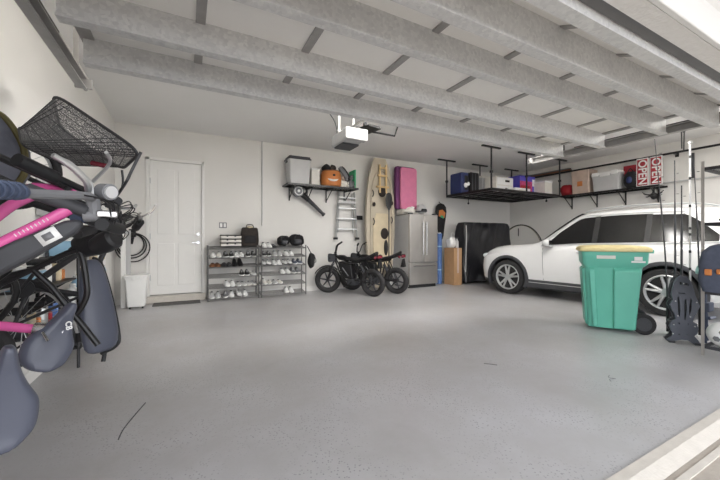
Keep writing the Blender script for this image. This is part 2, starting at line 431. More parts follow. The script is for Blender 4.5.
B().bx(SX[0],SX[-1],.803,.862,2.21,2.245).build('bottom_seal','rackgrey',gd,bevel=.004)  # door seal, extended to close a gap showing the lamp-lit ceiling
# tracks
def track(x,side,label):
    t=thing('door_track',label,'track',(x,0,0))
    s=side
    prof=[(0,2.22),(s*.055,2.22),(s*.055,2.30),(0,2.30),(0,2.292),(s*.046,2.292),(s*.046,2.228),(0,2.228)]
    B().prism([(a_,b_) for a_,b_ in prof],2.13,plane='XZ',off=.90).build('track_channel','stile',t,smooth=False)
    B().bx(min(0,s*.075),max(0,s*.075),1.0,2.45,2.30,2.312).build('angle_iron','darksteel',t)
    e=B().box((s*.02,3.04,2.26),(.10,.02,.07)).cyl((s*.02,3.05,2.24),(s*.02,3.10,2.24),.012).box((s*-.01,3.06,2.28),(.02,.05,.03))
    e.build('end_stop','stile',t,bevel=.002)
    hgr=B().box((s*.03,2.9,2.74),(.03,.004,.88)); hgr.build('hanger_strap','stile',t)
track(-.64,-1,'galvanised garage door track at left with its end stop')
track(4.36,1,'galvanised garage door track at the right end of the raised door')
# opener
op=thing('garage_door_opener','white and grey garage door opener motor hanging under ceiling','opener',(1.80,3.80,2.33),rz=0)
B().prism(rrect(-.13,.13,0,.15,.03),.36,off=-.18).build('motor_housing','lightgrey',op,bevel=.006)
B().prism(rrect(-.15,.15,0,.14,.02),.10,off=-.30).build('light_cover','lightgrey',op,bevel=.01)
B().box((0,.0,-.012),(.22,.26,.02)).build('lower_plate','darkgrey',op)
B().cyl((0,.02,.15),(0,.02,.19),.03).bx(-.018,.018,-2.9,.1,.16,.19).build('drive_rail','stile',op)
B().box((-.10,0,.48),(.03,.006,.68)).box((.10,0,.48),(.03,.006,.68)).box((0,0,.17),(.26,.03,.02)).build('hanger','stile',op)
B().tube([(-.1,.05,.12),(-.14,.05,.3),(-.26,.08,.50),(-.3,.1,.83)],.006,n=6,smooth=5).build('power_cord','darkgrey',op)
br=thing('ceiling_hook_bracket','black folded ceiling bracket with an arm right of the opener','bracket',(2.18,4.0,2.62))
B().box((0,0,.02),(.22,.42,.03),rz=.2).build('bracket_plate','black',br,bevel=.004)
B().box((0,0,.26),(.04,.04,.56)).build('bracket_stem','darksteel',br)
B().tube([(.08,-.05,0),(.42,-.1,-.02),(.47,-.1,.12)],.014,n=8).build('bracket_arm','black',br)

# ================================================================ back wall, left part
ev=thing('charger_cable','black cable coiled on a wall holder left of the house door','cable',(-.86,YB,1.09))
B().box((.02,-.05,.16),(.10,.10,.14)).cyl((.02,-.10,.15),(.02,-.16,.10),.035,n=12).build('cable_holder','black',ev,bevel=.01)
c=B()
for k,(R_,dx,dz,dy) in enumerate(((.19,.0,-.04,-.03),(.215,.01,-.06,-.05),(.25,.03,-.09,-.07))):
    c.torus((dx,dy,dz),R_,.010,'Y',n=40,k=8)
c.build('cable_coil','rubber',ev)
B().cyl((.03,-.11,.09),(.015,-.10,-.03),.028,.018,n=12).build('plug','black',ev)
wb=thing('waste_bin','small white wheeled bin standing left of the house door','bin',(-.735,6.60,0))
wb.scale=(.88,.88,.98)
w=B(); 
rings=[]
for z,hw,hd in ((.035,.13,.12),(.06,.14,.13),(.5,.17,.155),(.5,.185,.17),(.53,.185,.17)):
    rings.append([Vector((x,y,z)) for x,y in rrect(-hw,hw,-hd,hd,.03)])
w.loft(rings).build('bin_body','white',wb)
B().prism(rrect(-.19,.19,-.175,.175,.03),.035,plane='XY',off=.531).bx(-.06,.06,-.19,-.17,.49,.54).build('bin_lid','white',wb,bevel=.008)
for sx in (-1,1):
    for sy in (-1,1): B().cyl((sx*.10-.015,sy*.1,.022),(sx*.10+.015,sy*.1,.022),.022,n=14).build('wheel','black',wb)
# electrical panel on the left wall
ep=thing('electrical_panel','grey electrical panel with yellow sticker on the left wall','electrical panel',(XL+.016,5.35,0))
B().bx(0,.10,-.22,.22,.12,1.75).build('cabinet','lightgrey',ep,bevel=.006)
B().bx(.10,.115,-.20,.20,.80,1.70).build('panel_door','white',ep,bevel=.004)
B().bx(.10,.112,-.20,.20,.14,.72).build('lower_cover','lightgrey',ep,bevel=.004)
B().bx(.115,.118,-.1,.12,.88,1.08).build('warning_sticker','yellow',ep)

# ================================================================ shoe racks
RZ=[.055,.255,.45,.635,.81,.985]
def rack(x0,w,label):
    t=thing('shoe_rack',label,'shoe rack',(x0,6.62,0),group='grey tube shoe racks')
    for x in (0,w):
        for y in (0,.29):
            B().cyl((x,y,0),(x,y,1.03),.012,n=10).build('post','rackgrey',t)
    for z in RZ:
        s=B()
        for y,dz in ((0,0),(.07,.01),(.14,.02),(.21,.03),(.29,.04)): s.cyl((0,y,z+dz-.02),(w,y,z+dz-.02),.008,n=8)
        s.cyl((0,0,z-.02),(0,.29,z+.02),.008,n=8).cyl((w,0,z-.02),(w,.29,z+.02),.008,n=8)
        s.build('shelf','rackgrey',t)
    return t
rack(.345,.90,'grey metal tube shoe rack nearer the house door, dark bag on top')
rack(1.30,.90,'grey metal tube shoe rack on the right, black bags on top')
# a shoe: length along -Y (toe to the room)
def shoe_mesh(kind):
    m=B()
    L=.27; N=12; up=[];so=[]
    hi={'sneaker':.095,'flat':.045,'boot':.16}[kind]
    for i in range(N+1):
        t=i/N; y=.135-L*t
        w=.030+.016*math.sin(PI*min(1,t*1.05))+(.008 if t>.55 else 0)
        if t>.88: w*= math.sqrt(max(0,1-((t-.88)/.125)**2))*.9+.1
        z = hi*(1-.08*t) if t<.42 else hi*.96-(hi*.96-.045)*min(1,(t-.42)/.4)
        if t>.9: z=.045*math.sqrt(max(.1,1-((t-.9)/.11)**2))
        z=max(z,.03)
        so.append([Vector((sx*w*1.08,y,zz)) for sx,zz in ((-1,0),(1,0),(1,.024),(-1,.024))])
        nn=10; ring=[]
        for k in range(nn):
            a=PI*k/(nn-1); ring.append(Vector((w*math.cos(a)*(1-.15*math.sin(a)),y,.022+(z-.022)*math.sin(a)**.8)))
        up.append(ring)
    m.slot(0).loft(up); m.slot(1).loft(so)
    m.slot(2).blob((0,.075,hi-.012),(.024,.045,.02),n=10,m=5)
    m.slot(1)
    for k in range(4): m.box((0,-.005-.017*k,hi*.93-.012*k-(.01 if kind=='flat' else 0)),(.036,.005,.006))
    return m
SH={}
def shoe(kind,upper,sole,inner,x,y,z,rz,label,group,name='shoe'):
    key=(kind,upper,sole,inner)
    if key not in SH:
        o=shoe_mesh(kind).build(name,[upper,sole,inner]); SH[key]=o
    else:
        o=SH[key].copy(); C.objects.link(o)
    o.location=(x,y,z); o.scale=(.95,.95,.8); o.rotation_euler=(math.radians(8) if z<1.1 else 0,0,rz)
    tag(o,label,'shoe',group); return o
CN={'white':'white','black':'black','brown':'brown','lightgrey':'pale grey','midgrey':'grey','offwhite':'off-white','darkgrey':'dark grey','bagblue':'blue-grey'}
ORD=['first','second','third','fourth','fifth','sixth','seventh','eighth','ninth','tenth']
def tier(rackname,x0,z,tname,items):
    """items: (offset from the rack's left post, colour, sole, kind)"""
    for i,(dx,up,so,kd) in enumerate(items):
        nm={'sneaker':'sneaker','flat':'flat_shoe','boot':'ankle_boot'}[kd]
        shoe(kd,up,so,'darkgrey',x0+dx,6.62+.145,z+.012,random.uniform(-.12,.12)+PI*0,
             f"{CN[up]} {nm.replace('_',' ')} on {tname} tier of {rackname} shoe rack, {ORD[i]} from left",
             'shoes on the tube racks',nm)
A='left'; R2='right'
X0=.345; X1=1.30
tier(A,X0,RZ[4],'second highest',[(.09,'white','white','sneaker'),(.19,'offwhite','white','sneaker'),(.31,'black','white','sneaker'),(.41,'black','white','sneaker'),(.50,'white','white','sneaker'),(.59,'white','white','sneaker'),(.72,'black','white','sneaker'),(.82,'black','white','sneaker')])
tier(A,X0,RZ[3],'third highest',[(.08,'brown','brown','flat'),(.17,'brown','brown','flat'),(.28,'darkgrey','black','flat'),(.37,'darkgrey','black','flat'),(.47,'black','black','boot'),(.57,'black','black','boot')])
tier(A,X0,RZ[2],'fourth highest',[(.60,'black','white','sneaker'),(.70,'black','white','sneaker'),(.82,'white','white','flat')])
tier(A,X0,RZ[1],'second lowest',[(.33,'white','white','sneaker'),(.43,'white','white','sneaker'),(.54,'lightgrey','white','flat'),(.63,'lightgrey','white','flat'),(.73,'lightgrey','offwhite','flat'),(.82,'lightgrey','offwhite','flat')])
tier(A,X0,RZ[0],'lowest',[(.07,'lightgrey','white','sneaker'),(.175,'lightgrey','white','sneaker'),(.31,'midgrey','white','sneaker'),(.415,'white','white','sneaker'),(.55,'white','midgrey','sneaker'),(.66,'white','white','sneaker')])
tier(R2,X1,RZ[5],'top',[(.07,'white','white','sneaker'),(.17,'white','white','sneaker'),(.27,'darkgrey','black','flat')])
tier(R2,X1,RZ[4],'second highest',[(.06,'black','white','sneaker'),(.16,'black','white','sneaker'),(.28,'lightgrey','white','sneaker'),(.38,'lightgrey','white','sneaker'),(.52,'white','white','sneaker'),(.62,'white','white','sneaker')])
tier(R2,X1,RZ[3],'third highest',[(.06,'white','darkgrey','sneaker'),(.16,'white','darkgrey','sneaker'),(.27,'white','white','sneaker'),(.37,'white','white','sneaker'),(.48,'white','darkgrey','sneaker'),(.585,'white','darkgrey','sneaker'),(.695,'bagblue','white','sneaker'),(.80,'bagblue','white','sneaker')])
tier(R2,X1,RZ[2],'fourth highest',[(.44,'white','white','sneaker'),(.54,'white','white','sneaker'),(.66,'midgrey','white','sneaker'),(.76,'midgrey','white','sneaker')])
tier(R2,X1,RZ[1],'second lowest',[(.07,'offwhite','white','sneaker'),(.17,'offwhite','white','flat'),(.28,'lightgrey','white','flat'),(.38,'offwhite','white','flat')])
tier(R2,X1,RZ[0],'lowest',[(.52,'white','white','sneaker'),(.62,'white','white','sneaker')])
# cases on top of the left rack
zt=RZ[5]+.03
for k,nm in enumerate(('bottom','middle','top')):
    t=thing('storage_case',f'flat white case with dark latches on the left shoe rack, {nm} of three','case',(X0+.40,6.76,zt+k*.072),group='flat cases stacked on the shoe rack')
    B().bx(-.18,.18,-.12,.12,0,.048).build('case_body','offwhite',t,bevel=.006)
    B().bx(-.183,.183,-.123,.123,.049,.068).build('case_lid','darkfabric',t,bevel=.004)
    B().box((-.07,-.125,.045),(.03,.008,.025)).build('latch','darkgrey',t); B().box((.07,-.125,.045),(.03,.008,.025)).build('latch','darkgrey',t)
bg=thing('tote_bag','dark brown upright bag standing on top of left shoe rack','bag',(X0+.75,6.76,zt))
B().loft([[Vector((x,y,z)) for x,y in rrect(-w_,w_,-d_,d_,.04)] for z,w_,d_ in ((0,.155,.09),(.1,.165,.10),(.25,.16,.09),(.34,.15,.07),(.36,.13,.05))]).build('bag_body','darkfabric',bg)
B().tube([(-.07,-.03,.34),(-.05,-.03,.41),(.05,-.03,.41),(.07,-.03,.34)],.009,n=8,smooth=5).build('handle','darkfabric',bg)
B().prism(rrect(-.11,.11,.06,.20,.03),.02,off=-.115).build('front_pocket','blackfabric',bg,bevel=.006)
B().blob((0,-.02,.36),(.07,.04,.03),jit=.06).build('contents','beige',bg)
# black bags on the right rack
def soft_bag(x,w_,h_,label,seed):
    t=thing('black_backpack',label,'bag',(x,6.76,zt))
    B().blob((0,0,h_*.5),(w_,.12,h_*.5),p=.7,jit=.05,seed=seed,n=24,m=14).build('bag_body','blackfabric',t)
    B().tube([(-w_*.5,-.11,h_*.25),(-w_*.55,-.14,h_*.6),(-w_*.2,-.10,h_*.98)],.012,n=6,smooth=5).tube([(w_*.5,-.11,h_*.2),(w_*.6,-.14,h_*.6),(w_*.2,-.10,h_*.98)],.012,n=6,smooth=5).build('strap','black',t)
    B().blob((0,-.10,h_*.35),(w_*.55,.045,h_*.22),p=.6).build('front_pocket','darkgrey',t)
soft_bag(X1+.46,.12,.20,'black backpack on right shoe rack beside the dark low shoe',3)
soft_bag(X1+.74,.15,.23,'larger black backpack at the right end of the right shoe rack',5)
hb=thing('hanging_bag','black bag with loop straps hanging from right post of shoe rack','bag',(X1+1.02,6.62,.70))
B().blob((.0,.0,0),(.07,.09,.15),p=.8,jit=.08,seed=8,n=20,m=12).build('bag_body','blackfabric',hb)
B().tube([(-.09,0,.30),(-.05,-.02,.22),(0,-.02,.12)],.01,n=6,smooth=4).tube([(.03,-.05,-.05),(.08,-.06,-.02),(.06,-.05,.08)],.008,n=6,smooth=4).build('strap','black',hb)
# ================================================================ wall shelf with tubs, blower, ladder
def bracket(m,x,y0,y1,z,drop=.28):
    m.bx(x-.012,x+.012,y0,y1,z-.025,z).bx(x-.012,x+.012,y1-.02,y1,z-drop,z)
    m.tube([(x,y0+.06,z-.02),(x,y1-.01,z-drop+.03)],.011,n=6)
ws=thing('wall_shelf','black metal wall shelf on brackets above the ladder on the back wall','shelf',(0,0,0))
s=B().bx(1.80,3.40,6.54,6.57,2.255,2.29).bx(1.80,3.40,6.95,6.98,2.255,2.29).bx(1.80,1.83,6.54,6.98,2.255,2.29).bx(3.37,3.40,6.54,6.98,2.255,2.29)
for i in range(22): s.bx(1.84+i*.07,1.85+i*.07,6.55,6.97,2.275,2.283)
for i in range(5): s.bx(1.80,3.40,6.61+i*.075,6.62+i*.075,2.268,2.276)
s.build('shelf_grid','blackpaint',ws)
for x in (1.95,2.35,2.80,3.25): 
    m=B(); bracket(m,x,6.56,6.995,2.255); m.build('bracket','blackpaint',ws)
def tub(name,x0,x1,y0,y1,z,h,body,lid,label,group=None,taper=.86,handles=True):
    t=thing(name,label,'storage tub',((x0+x1)/2,(y0+y1)/2,z),group=group)
    w=(x1-x0)/2; d=(y1-y0)/2
    B().loft([[Vector((a,b_,zz)) for a,b_ in rrect(-w*k,w*k,-d*k,d*k,.03)] for zz,k in ((0,taper),(h*.05,taper+.01),(h*.8,.96),(h*.8,.99),(h*.88,1))]).build('tub_body',body,t)
    B().loft([[Vector((a,b_,zz)) for a,b_ in rrect(-w*k,w*k,-d*k,d*k,.03)] for zz,k in ((h*.885,1.03),(h*.93,1.03),(h*.95,.96),(h,.94))]).build('lid',lid,t)
    if handles:
        [B().box((k*w,0,h*.84),(.02,d*.7,.06)).build('handle',lid,t,bevel=.005) for k in (-1,1)]
    return t
tub('storage_tub',1.83,2.30,6.56,6.94,2.29,.56,'lightgrey','darkgrey','pale grey storage tub with dark lid at left end of wall shelf')
t=thing('small_box','small white box between pale tub and orange bucket on wall shelf','box',(2.42,6.75,2.29))
B().bx(-.09,.09,-.12,.12,0,.33).build('box_body','offwhite',t,bevel=.006); B().bx(-.093,.093,-.123,.123,.331,.36).build('lid','white',t,bevel=.004)
# orange bucket with a face
bk=thing('orange_bucket','round orange bucket with dark nose and pale grin on wall shelf','bucket',(2.82,6.76,2.29))
B().lathe([(.17,0),(.215,.03),(.235,.15),(.225,.27),(.20,.34),(.19,.35)],n=28).build('bucket_body','orange',bk)
B().torus((0,0,.345),.195,.012,'Z').build('rim','brown',bk)
B().blob((-.02,-.235,.235),(.032,.02,.025)).build('dark_nose','black',bk)
mm=B(); pts=[]
for i in range(11):
    a=-.62+.5*i/10*2*1.0+.0
    pts.append((.236*math.sin(a-.03)*1.0,-.236*math.cos(a-.03),.12+.035*((i-5)/5)**2))
mm.tube(pts,[.006,.012,.02,.022,.022,.022,.022,.022,.02,.012,.006],n=8); mm.build('grin','white',bk)
for i,(dx,sz,mt,lb) in enumerate(((-.10,.10,'blackfabric','crumpled black cloth poking out of the orange bucket on left'),(.04,.08,'darkfabric','dark brown cloth poking out of the middle of orange bucket'))):
    tag(B().blob((0,0,0),(sz,.10,.10),jit=.09,seed=i,n=20,m=12).build('cloth_bundle',mt,loc=(2.82+dx,6.76,2.69)),lb,'cloth',)
sn=thing('striped_boots','pair of grey and black gloves lying between bucket and plush toys','gloves',(3.04,6.62,2.60))
B().tube([(-.08,0,.12),(0,0,.05),(.08,0,-.06),(.09,-.02,-.16)],[.04,.05,.05,.035],n=12,smooth=4).build('glove','midgrey',sn)
B().tube([(-.02,.03,.14),(.06,.03,.06),(.14,.02,-.05),(.15,.0,-.14)],[.035,.045,.045,.03],n=12,smooth=4).build('glove','blackfabric',sn)
sn.name='glove_pair'
def plush(x,h,mt,label):
    t=thing('plush_toy',label,'toy',(x,6.70,2.29),group='plush toys on the wall shelf')
    B().blob((0,0,h*.33),(.075,.07,h*.34)).blob((0,-.01,h*.78),(.06,.06,h*.2)).blob((-.045,0,h*.97),(.02,.015,.03)).blob((.045,0,h*.97),(.02,.015,.03)).blob((-.07,-.04,.04),(.03,.05,.04)).blob((.07,-.04,.04),(.03,.05,.04)).blob((-.08,-.03,h*.45),(.025,.03,.05)).blob((.08,-.03,h*.45),(.025,.03,.05)).build('plush_body',mt,t)
    B().blob((-.022,-.065,h*.82),(.008,.006,.008)).blob((.022,-.065,h*.82),(.008,.006,.008)).blob((0,-.07,h*.76),(.01,.008,.007)).build('face','black',t)
plush(3.11,.27,'offwhite','pale cream plush toy on wall shelf, left beside the grey one')
plush(3.27,.30,'midgrey','grey plush toy at right end of the wall shelf')
tag(B().box((0,0,.21),(.03,.30,.42)).build('green_folder','mint',loc=(3.355,6.76,2.292),bevel=.004),'upright green board at right end of the wall shelf','board')
# leaf blower
lb=thing('leaf_blower','black and white leaf blower hanging slanted below the left wall shelf','leaf blower',(2.10,6.86,2.17))
B().cyl((0,-.07,0),(0,.07,0),.12,n=24).build('fan_housing','midgrey',lb,bevel=.02)
B().torus((0,-.075,0),.085,.012,'Y').cyl((0,-.075,0),(0,-.09,0),.03).build('intake_grille','white',lb)
B().tube([(.02,0,.10),(.12,0,.13),(.2,0,.03),(.16,0,-.05)],.022,n=8,smooth=5).build('handle','black',lb)
B().cyl((.06,0,-.03),(.24,0,-.17),.065,.05).build('motor_casing','black',lb)
B().cyl((.22,0,-.15),(.57,0,-.46),.045,.035).cyl((.57,0,-.46),(.60,0,-.485),.045).build('blower_tube','darkgrey',lb)
# ladder
ld=thing('step_ladder','aluminium ladder with black feet hanging flat on the back wall','ladder',(3.27,6.90,0))
for sx in (-1,1):
    B().tube([(sx*.27,0,1.19),(sx*.20,0,2.24)],.026,n=4).build('rail','alu',ld)
    B().tube([(sx*.20,.045,1.30),(sx*.16,.045,2.20)],.018,n=4).build('rear_rail','alu',ld)
    B().box((sx*.275,-.005,1.165),(.09,.06,.05)).build('foot','black',ld,bevel=.008)
for z in (1.38,1.62,1.86,2.10):
    w=.27-.07*(z-1.19)/1.05
    B().box((0,-.01,z),(2*w,.07,.025)).build('rung','alu',ld,bevel=.003)
B().box((0,0,2.0),(.42,.05,.06)).build('top_bracket','lightgrey',ld)

# ================================================================ kayaks
def kayak(x,y,rz,label,deco):
    t=thing('kayak',label,'kayak',(x,y,0),rz)
    t.rotation_euler=(math.radians(-.3),0,rz)
    L=3.04; rings=[]; N=26
    for i in range(N+1):
        s_=i/N; z=.01+L*s_
        k=math.sin(PI*min(1,max(0,s_*.93+.035)))**.42
        w=.40*k; d=.15*(math.sin(PI*(s_*.94+.03))**.5)
        ring=[]
        for j in range(20):
            a=2*PI*j/20; c_,s2=math.cos(a),math.sin(a)
            ring.append(Vector((w*math.copysign(abs(c_)**.6,c_), (-d*.55*abs(s2)**.5 if s2<0 else d*s2), z)))
        rings.append(ring)
    B().loft(rings).build('hull','kayak',t)
    if deco:
        B().tube([(-.26,-.085,.35),(-.29,-.09,1.0),(-.29,-.09,1.9),(-.22,-.085,2.5),(0,-.08,2.75),(.22,-.085,2.5),(.29,-.09,1.9),(.29,-.09,1.0),(.26,-.085,.35)],.018,n=6,smooth=5).build('deck_rim','kayak',t)
        B().prism([(-.2,.5),(.2,.5),(.24,1.0),(.24,1.5),(.16,1.75),(-.16,1.75),(-.24,1.5),(-.24,1.0)],.02,off=-.10).build('cockpit_tray','beige',t,bevel=.01)
        def disc(nm,cx,cz,rx,rz_,mt): B().lathe([(1,0),(1,-.02),(.85,-.03)],(cx,-.10,cz),n=20,axis='Y',sx=rx,sy=rz_).build(nm,mt,t)
        disc('hatch',-.0,2.25,.10,.12,'darkfabric'); disc('hatch',-.22,1.95,.035,.05,'darkfabric'); disc('hatch',.26,2.0,.04,.05,'darkfabric')
        disc('hatch',.06,1.28,.10,.13,'darkfabric'); disc('hatch',.10,.95,.05,.18,'black')
        for cx,cz in ((-.22,1.55),(-.24,2.2),(.27,1.6)):
            B().tube([(cx-.02,-.11,cz-.08),(cx,-.13,cz),(cx-.02,-.11,cz+.08)],.012,n=6,smooth=3).build('deck_handle','black',t)
        fr=B().box((-.07,-.12,2.55),(.045,.03,.66)).box((.10,-.12,2.55),(.045,.03,.66)).box((0,-.13,2.36),(.34,.03,.045)).box((0,-.13,2.62),(.26,.03,.045)).box((.0,-.13,2.80),(.2,.03,.04))
        fr.build('seat_frame','wood',t,bevel=.005)
    return t
kayak(4.03,6.66,0,'sand coloured kayak with dark hatches standing on end left of the refrigerator',True)
tag(B().box((0,-.02,0),(.17,.04,.10)).build('wall_box','black',loc=(3.64,YB,1.66),bevel=.004),'small black box on back wall between ladder and kayak','box')
pd=thing('paddle','dark double paddle leaning upright against the sand coloured kayak','paddle',(4.13,6.40,0))
B().cyl((0,.03,.3),(.0,.03,1.9),.015,n=10).build('shaft','darksteel',pd)
for z,sg in ((.36,1),(2.02,-1)):
    B().loft([[Vector((w*math.cos(a),.03+.012*math.sin(a),z+dz*sg)) for a in [2*PI*k/12 for k in range(12)]] for dz,w in ((-.20,.02),(-.17,.07),(-.05,.095),(.1,.075),(.2,.02))]).build('blade','black',pd)

# ================================================================ refrigerator and around
fx0,fx1,fy=4.58,5.42,6.25
fg=thing('refrigerator','stainless steel french door refrigerator with bottom freezer drawer','refrigerator',((fx0+fx1)/2,6.6,0))
B().bx(-.42,.42,-.29,.36,.03,1.73).build('cabinet','lightgrey',fg,bevel=.008)
for sx in (-1,1):
    dd=B().bx(min(0.004*sx,.418*sx),max(.004*sx,.418*sx),-.355,-.292,.60,1.735).build('door','steel',fg,bevel=.01)
    B().cyl((sx*.05,-.40,.78),(sx*.05,-.40,1.55),.014).cyl((sx*.05,-.40,.82),(sx*.05,-.355,.82),.01).cyl((sx*.05,-.40,1.51),(sx*.05,-.355,1.51),.01).build('handle','chrome',dd)
dd=B().bx(-.418,.418,-.355,-.292,.08,.585).build('freezer_drawer','steel',fg,bevel=.01)
B().cyl((-.33,-.40,.52),(.33,-.40,.52),.014).cyl((-.3,-.40,.52),(-.3,-.355,.52),.01).cyl((.3,-.40,.52),(.3,-.355,.52),.01).build('handle','chrome',dd)
B().bx(-.40,.40,-.30,-.25,0,.075).build('base_grille','black',fg); B().bx(-.40,.40,.2,.3,0,.03).build('rear_foot','black',fg)
B().box((.36,-.30,1.75),(.09,.08,.03)).build('hinge_cover','darkgrey',fg); B().box((-.36,-.30,1.75),(.09,.08,.03)).build('hinge_cover','darkgrey',fg)
# on the refrigerator
t=thing('foam_case','large pink padded panel with purple edge standing on the refrigerator','pad',(4.80,6.68,1.88))
B().prism(rrect(-.32,.26,0,1.05,.07),.10,off=-.02).build('purple_side','purple',t,bevel=.02)
B().prism(rrect(-.22,.265,-.0,1.02,.07),.06,off=-.082).build('pink_face','pinkpad',t,bevel=.02)
tag(B().bx(-.2,.2,-.14,.14,0,.125).build('flat_box','offwhite',loc=(4.78,6.65,1.75),bevel=.006),'white flat box under the pink pad on the refrigerator','box')
t=thing('plastic_bag','crumpled white bag on the refrigerator below the pink panel','bag',(4.72,6.42,1.76))
B().blob((0,0,.07),(.13,.08,.08),jit=.1,seed=2,n=22,m=12).build('bag_body','offwhite',t); B().blob((.05,-.02,.14),(.06,.05,.03),jit=.1,seed=4).build('gathered_top','white',t)
t=thing('machine_toy','small white and black helmet on refrigerator right of the bag','helmet',(5.05,6.42,1.76)); t.name='helmet'
B().blob((0,0,.12),(.13,.11,.12)).build('shell','lightgrey',t); B().torus((0,0,.06),.125,.014,'Z').build('rim','darkgrey',t); B().prism([(-.09,.06),(.09,.06),(.07,.12),(-.07,.12)],.02,off=-.125).build('visor','black',t,bevel=.004)
# black bodyboard & blue roll, box
t=thing('hanging_board','black rounded board with orange print hanging right of the refrigerator','board',(6.10,6.90,1.15))
B().loft([[Vector((w*math.cos(a),.03*math.sin(a),z)) for a in [2*PI*k/20 for k in range(20)]] for z,w in ((0,.05),(.1,.09),(.3,.12),(.55,.17),(.75,.20),(.88,.18),(.95,.10),(.97,.02))]).build('board_body','blackfabric',t)
B().prism([(-.11,.62),(.09,.58),(.12,.72),(.02,.80),(-.09,.78)],.012,off=-.045).build('orange_print','orange',t)
B().prism([(-.06,.60),(.05,.56),(.04,.63),(-.04,.65)],.012,off=-.055).build('green_print','mint',t)
B().cyl((0,.0,.95),(0,.08,1.02),.012).build('hanger','darksteel',t)
t=thing('blue_roll','tall blue rolled mat standing between refrigerator and cardboard box','mat',(5.79,6.62,0))
B().cyl((0,0,0),(0,0,1.30),.075).build('roll','rollblue',t,bevel=.01)
B().cyl((0,0,.35),(0,0,.38),.078).cyl((0,0,.95),(0,0,.98),.078).build('strap','lightblue',t)
B().cyl((0,0,1.301),(0,0,1.32),.05).build('roll_end','white',t)
t=thing('cardboard_box','tall brown cardboard box standing between blue roll and black cover','box',(6.02,6.36,0))
B().bx(-.13,.13,-.18,.18,0,.93).build('carton','card',t,bevel=.004)
B().bx(-.03,.03,-.183,-.18,.3,.93).build('tape','tan',t)
t=thing('white_bag','white bag standing on the tall cardboard box','bag',(5.98,6.38,.932))
B().blob((0,0,.13),(.10,.1,.13),p=.6,jit=.05,seed=3,n=20,m=12).build('bag_body','white',t); B().tube([(-.05,-.05,.25),(-.03,-.05,.37),(.04,-.05,.37),(.06,-.05,.25)],.008,n=6,smooth=4).build('handle','white',t)
t=thing('spray_bottle','small grey bottle on the cardboard box right of the white bag','bottle',(6.10,6.30,.932))
B().lathe([(.04,0),(.04,.16),(.015,.2),(.015,.23)]).build('bottle_body','lightgrey',t); B().cyl((0,0,.23),(0,0,.27),.02).box((0,-.03,.26),(.02,.06,.02)).build('nozzle','darkgrey',t)
# black covered table
t=thing('covered_table','tall folded table under shiny black cover with white zip','cover',(7.17,6.45,0))
rings=[]
for z,w,d,sk in ((.06,.93,.27,0),(.3,.92,.25,.0),(.5,.90,.25,.01),(.75,.89,.23,.02),(1.0,.89,.22,.02),(1.2,.88,.22,.03),(1.35,.87,.20,.03),(1.50,.86,.18,.04),(1.585,.84,.15,.05),(1.60,.80,.12,.05)):
    ring=[]
    pr=rrect(-w,w,-d,d,.08,k=4); per=[]
    for i_,(a_,b_) in enumerate(zip(pr,pr[1:]+pr[:1])):
        n_=28 if i_ in (4,14) else (6 if i_ in (9,19) else 1)
        per+=[(a_[0]+(b_[0]-a_[0])*j/n_,a_[1]+(b_[1]-a_[1])*j/n_) for j in range(n_)]
    for k,(x,y) in enumerate(per):
        q=.030*math.sin(x*9+z*4)*(1.8-z)+.020*math.sin(x*21-z*9)+.014*math.sin(z*13+x*5)
        ring.append(Vector((x+sk,y+(q if y<0 else 0),z)))
    rings.append(ring)
B().loft(rings).build('cover_sheet','gloss',t)
B().tube([(-.80,-.20,1.50),(-.85,-.255,1.2),(-.875,-.262,.6),(-.88,-.255,.12)],.012,n=8,smooth=5).build('zip','lightgrey',t)
for sx in (-1,1):
    [B().cyl((sx*.7-.03,k,.04),(sx*.7+.03,k,.04),.04).build('caster','black',t) for k in (-.1,.1)]
t=thing('arched_hoop','tall thin dark hoop standing in corner between black cover and white car','hoop',(8.42,6.18,0),rz=-.85)
pts=[(.56*math.cos(a),0,.79+.77*math.sin(a)) for a in [2*PI*k/48 for k in range(48)]]
B().tube(pts,.014,closed=True,n=8).build('hoop','darksteel',t)
B().tube([(x*.94,.0,z*.98+.015) for x,y,z in pts],.008,closed=True,n=6).build('inner_band','olive',t)
B().cyl((-.07,0,1.46),(-.07,0,1.24),.012).build('tag_strap','black',t)

# ================================================================ hanging ceiling rack
rk=thing('ceiling_rack','black steel storage rack hanging from ceiling above the parked car nose','rack',(0,0,0))
rx0,rx1,ry0,ry1,rz_=5.87,8.33,5.03,6.42,2.24
m=B()
for y in (ry0,ry1): m.bx(rx0,rx1,y-.02,y+.02,rz_-.03,rz_+.03)
for x in (rx0,(rx0+rx1)/2,rx1): m.bx(x-.02,x+.02,ry0,ry1,rz_-.03,rz_+.03)
m.build('outer_frame','blackpaint',rk)
for i in range(7):
    x=rx0+(rx1-rx0)*(i+1)/8
    if i!=3: B().bx(x-.016,x+.016,ry0,ry1,rz_-.02,rz_+.025).build('cross_bar','blackpaint',rk)
for y in (ry0+.45,ry0+.92): B().bx(rx0,rx1,y-.016,y+.016,rz_-.025,rz_+.02).build('long_bar','blackpaint',rk)
for x in (rx0,(rx0+rx1)/2-.05,rx1):
    for y in (ry0,ry1):
        B().bx(x-.013,x+.013,y-.013,y+.013,rz_,ZC-.03).box((x,y,2.62),(.05,.05,.05)).build('hanging_post','darksteel',rk)
        B().bx(x-.28,x+.28,y-.025,y+.025,ZC-.03,ZC).build('ceiling_plate','blackpaint',rk)
for x,y in ((6.6,6.40),(7.0,5.1),(7.9,5.1)):
    B().cyl((x,y,rz_-.03),(x,y,rz_-.12),.008,n=8).blob((x,y,rz_-.14),(.025,.025,.03)).build('hanging_hook','black',rk)
top=rz_+.03
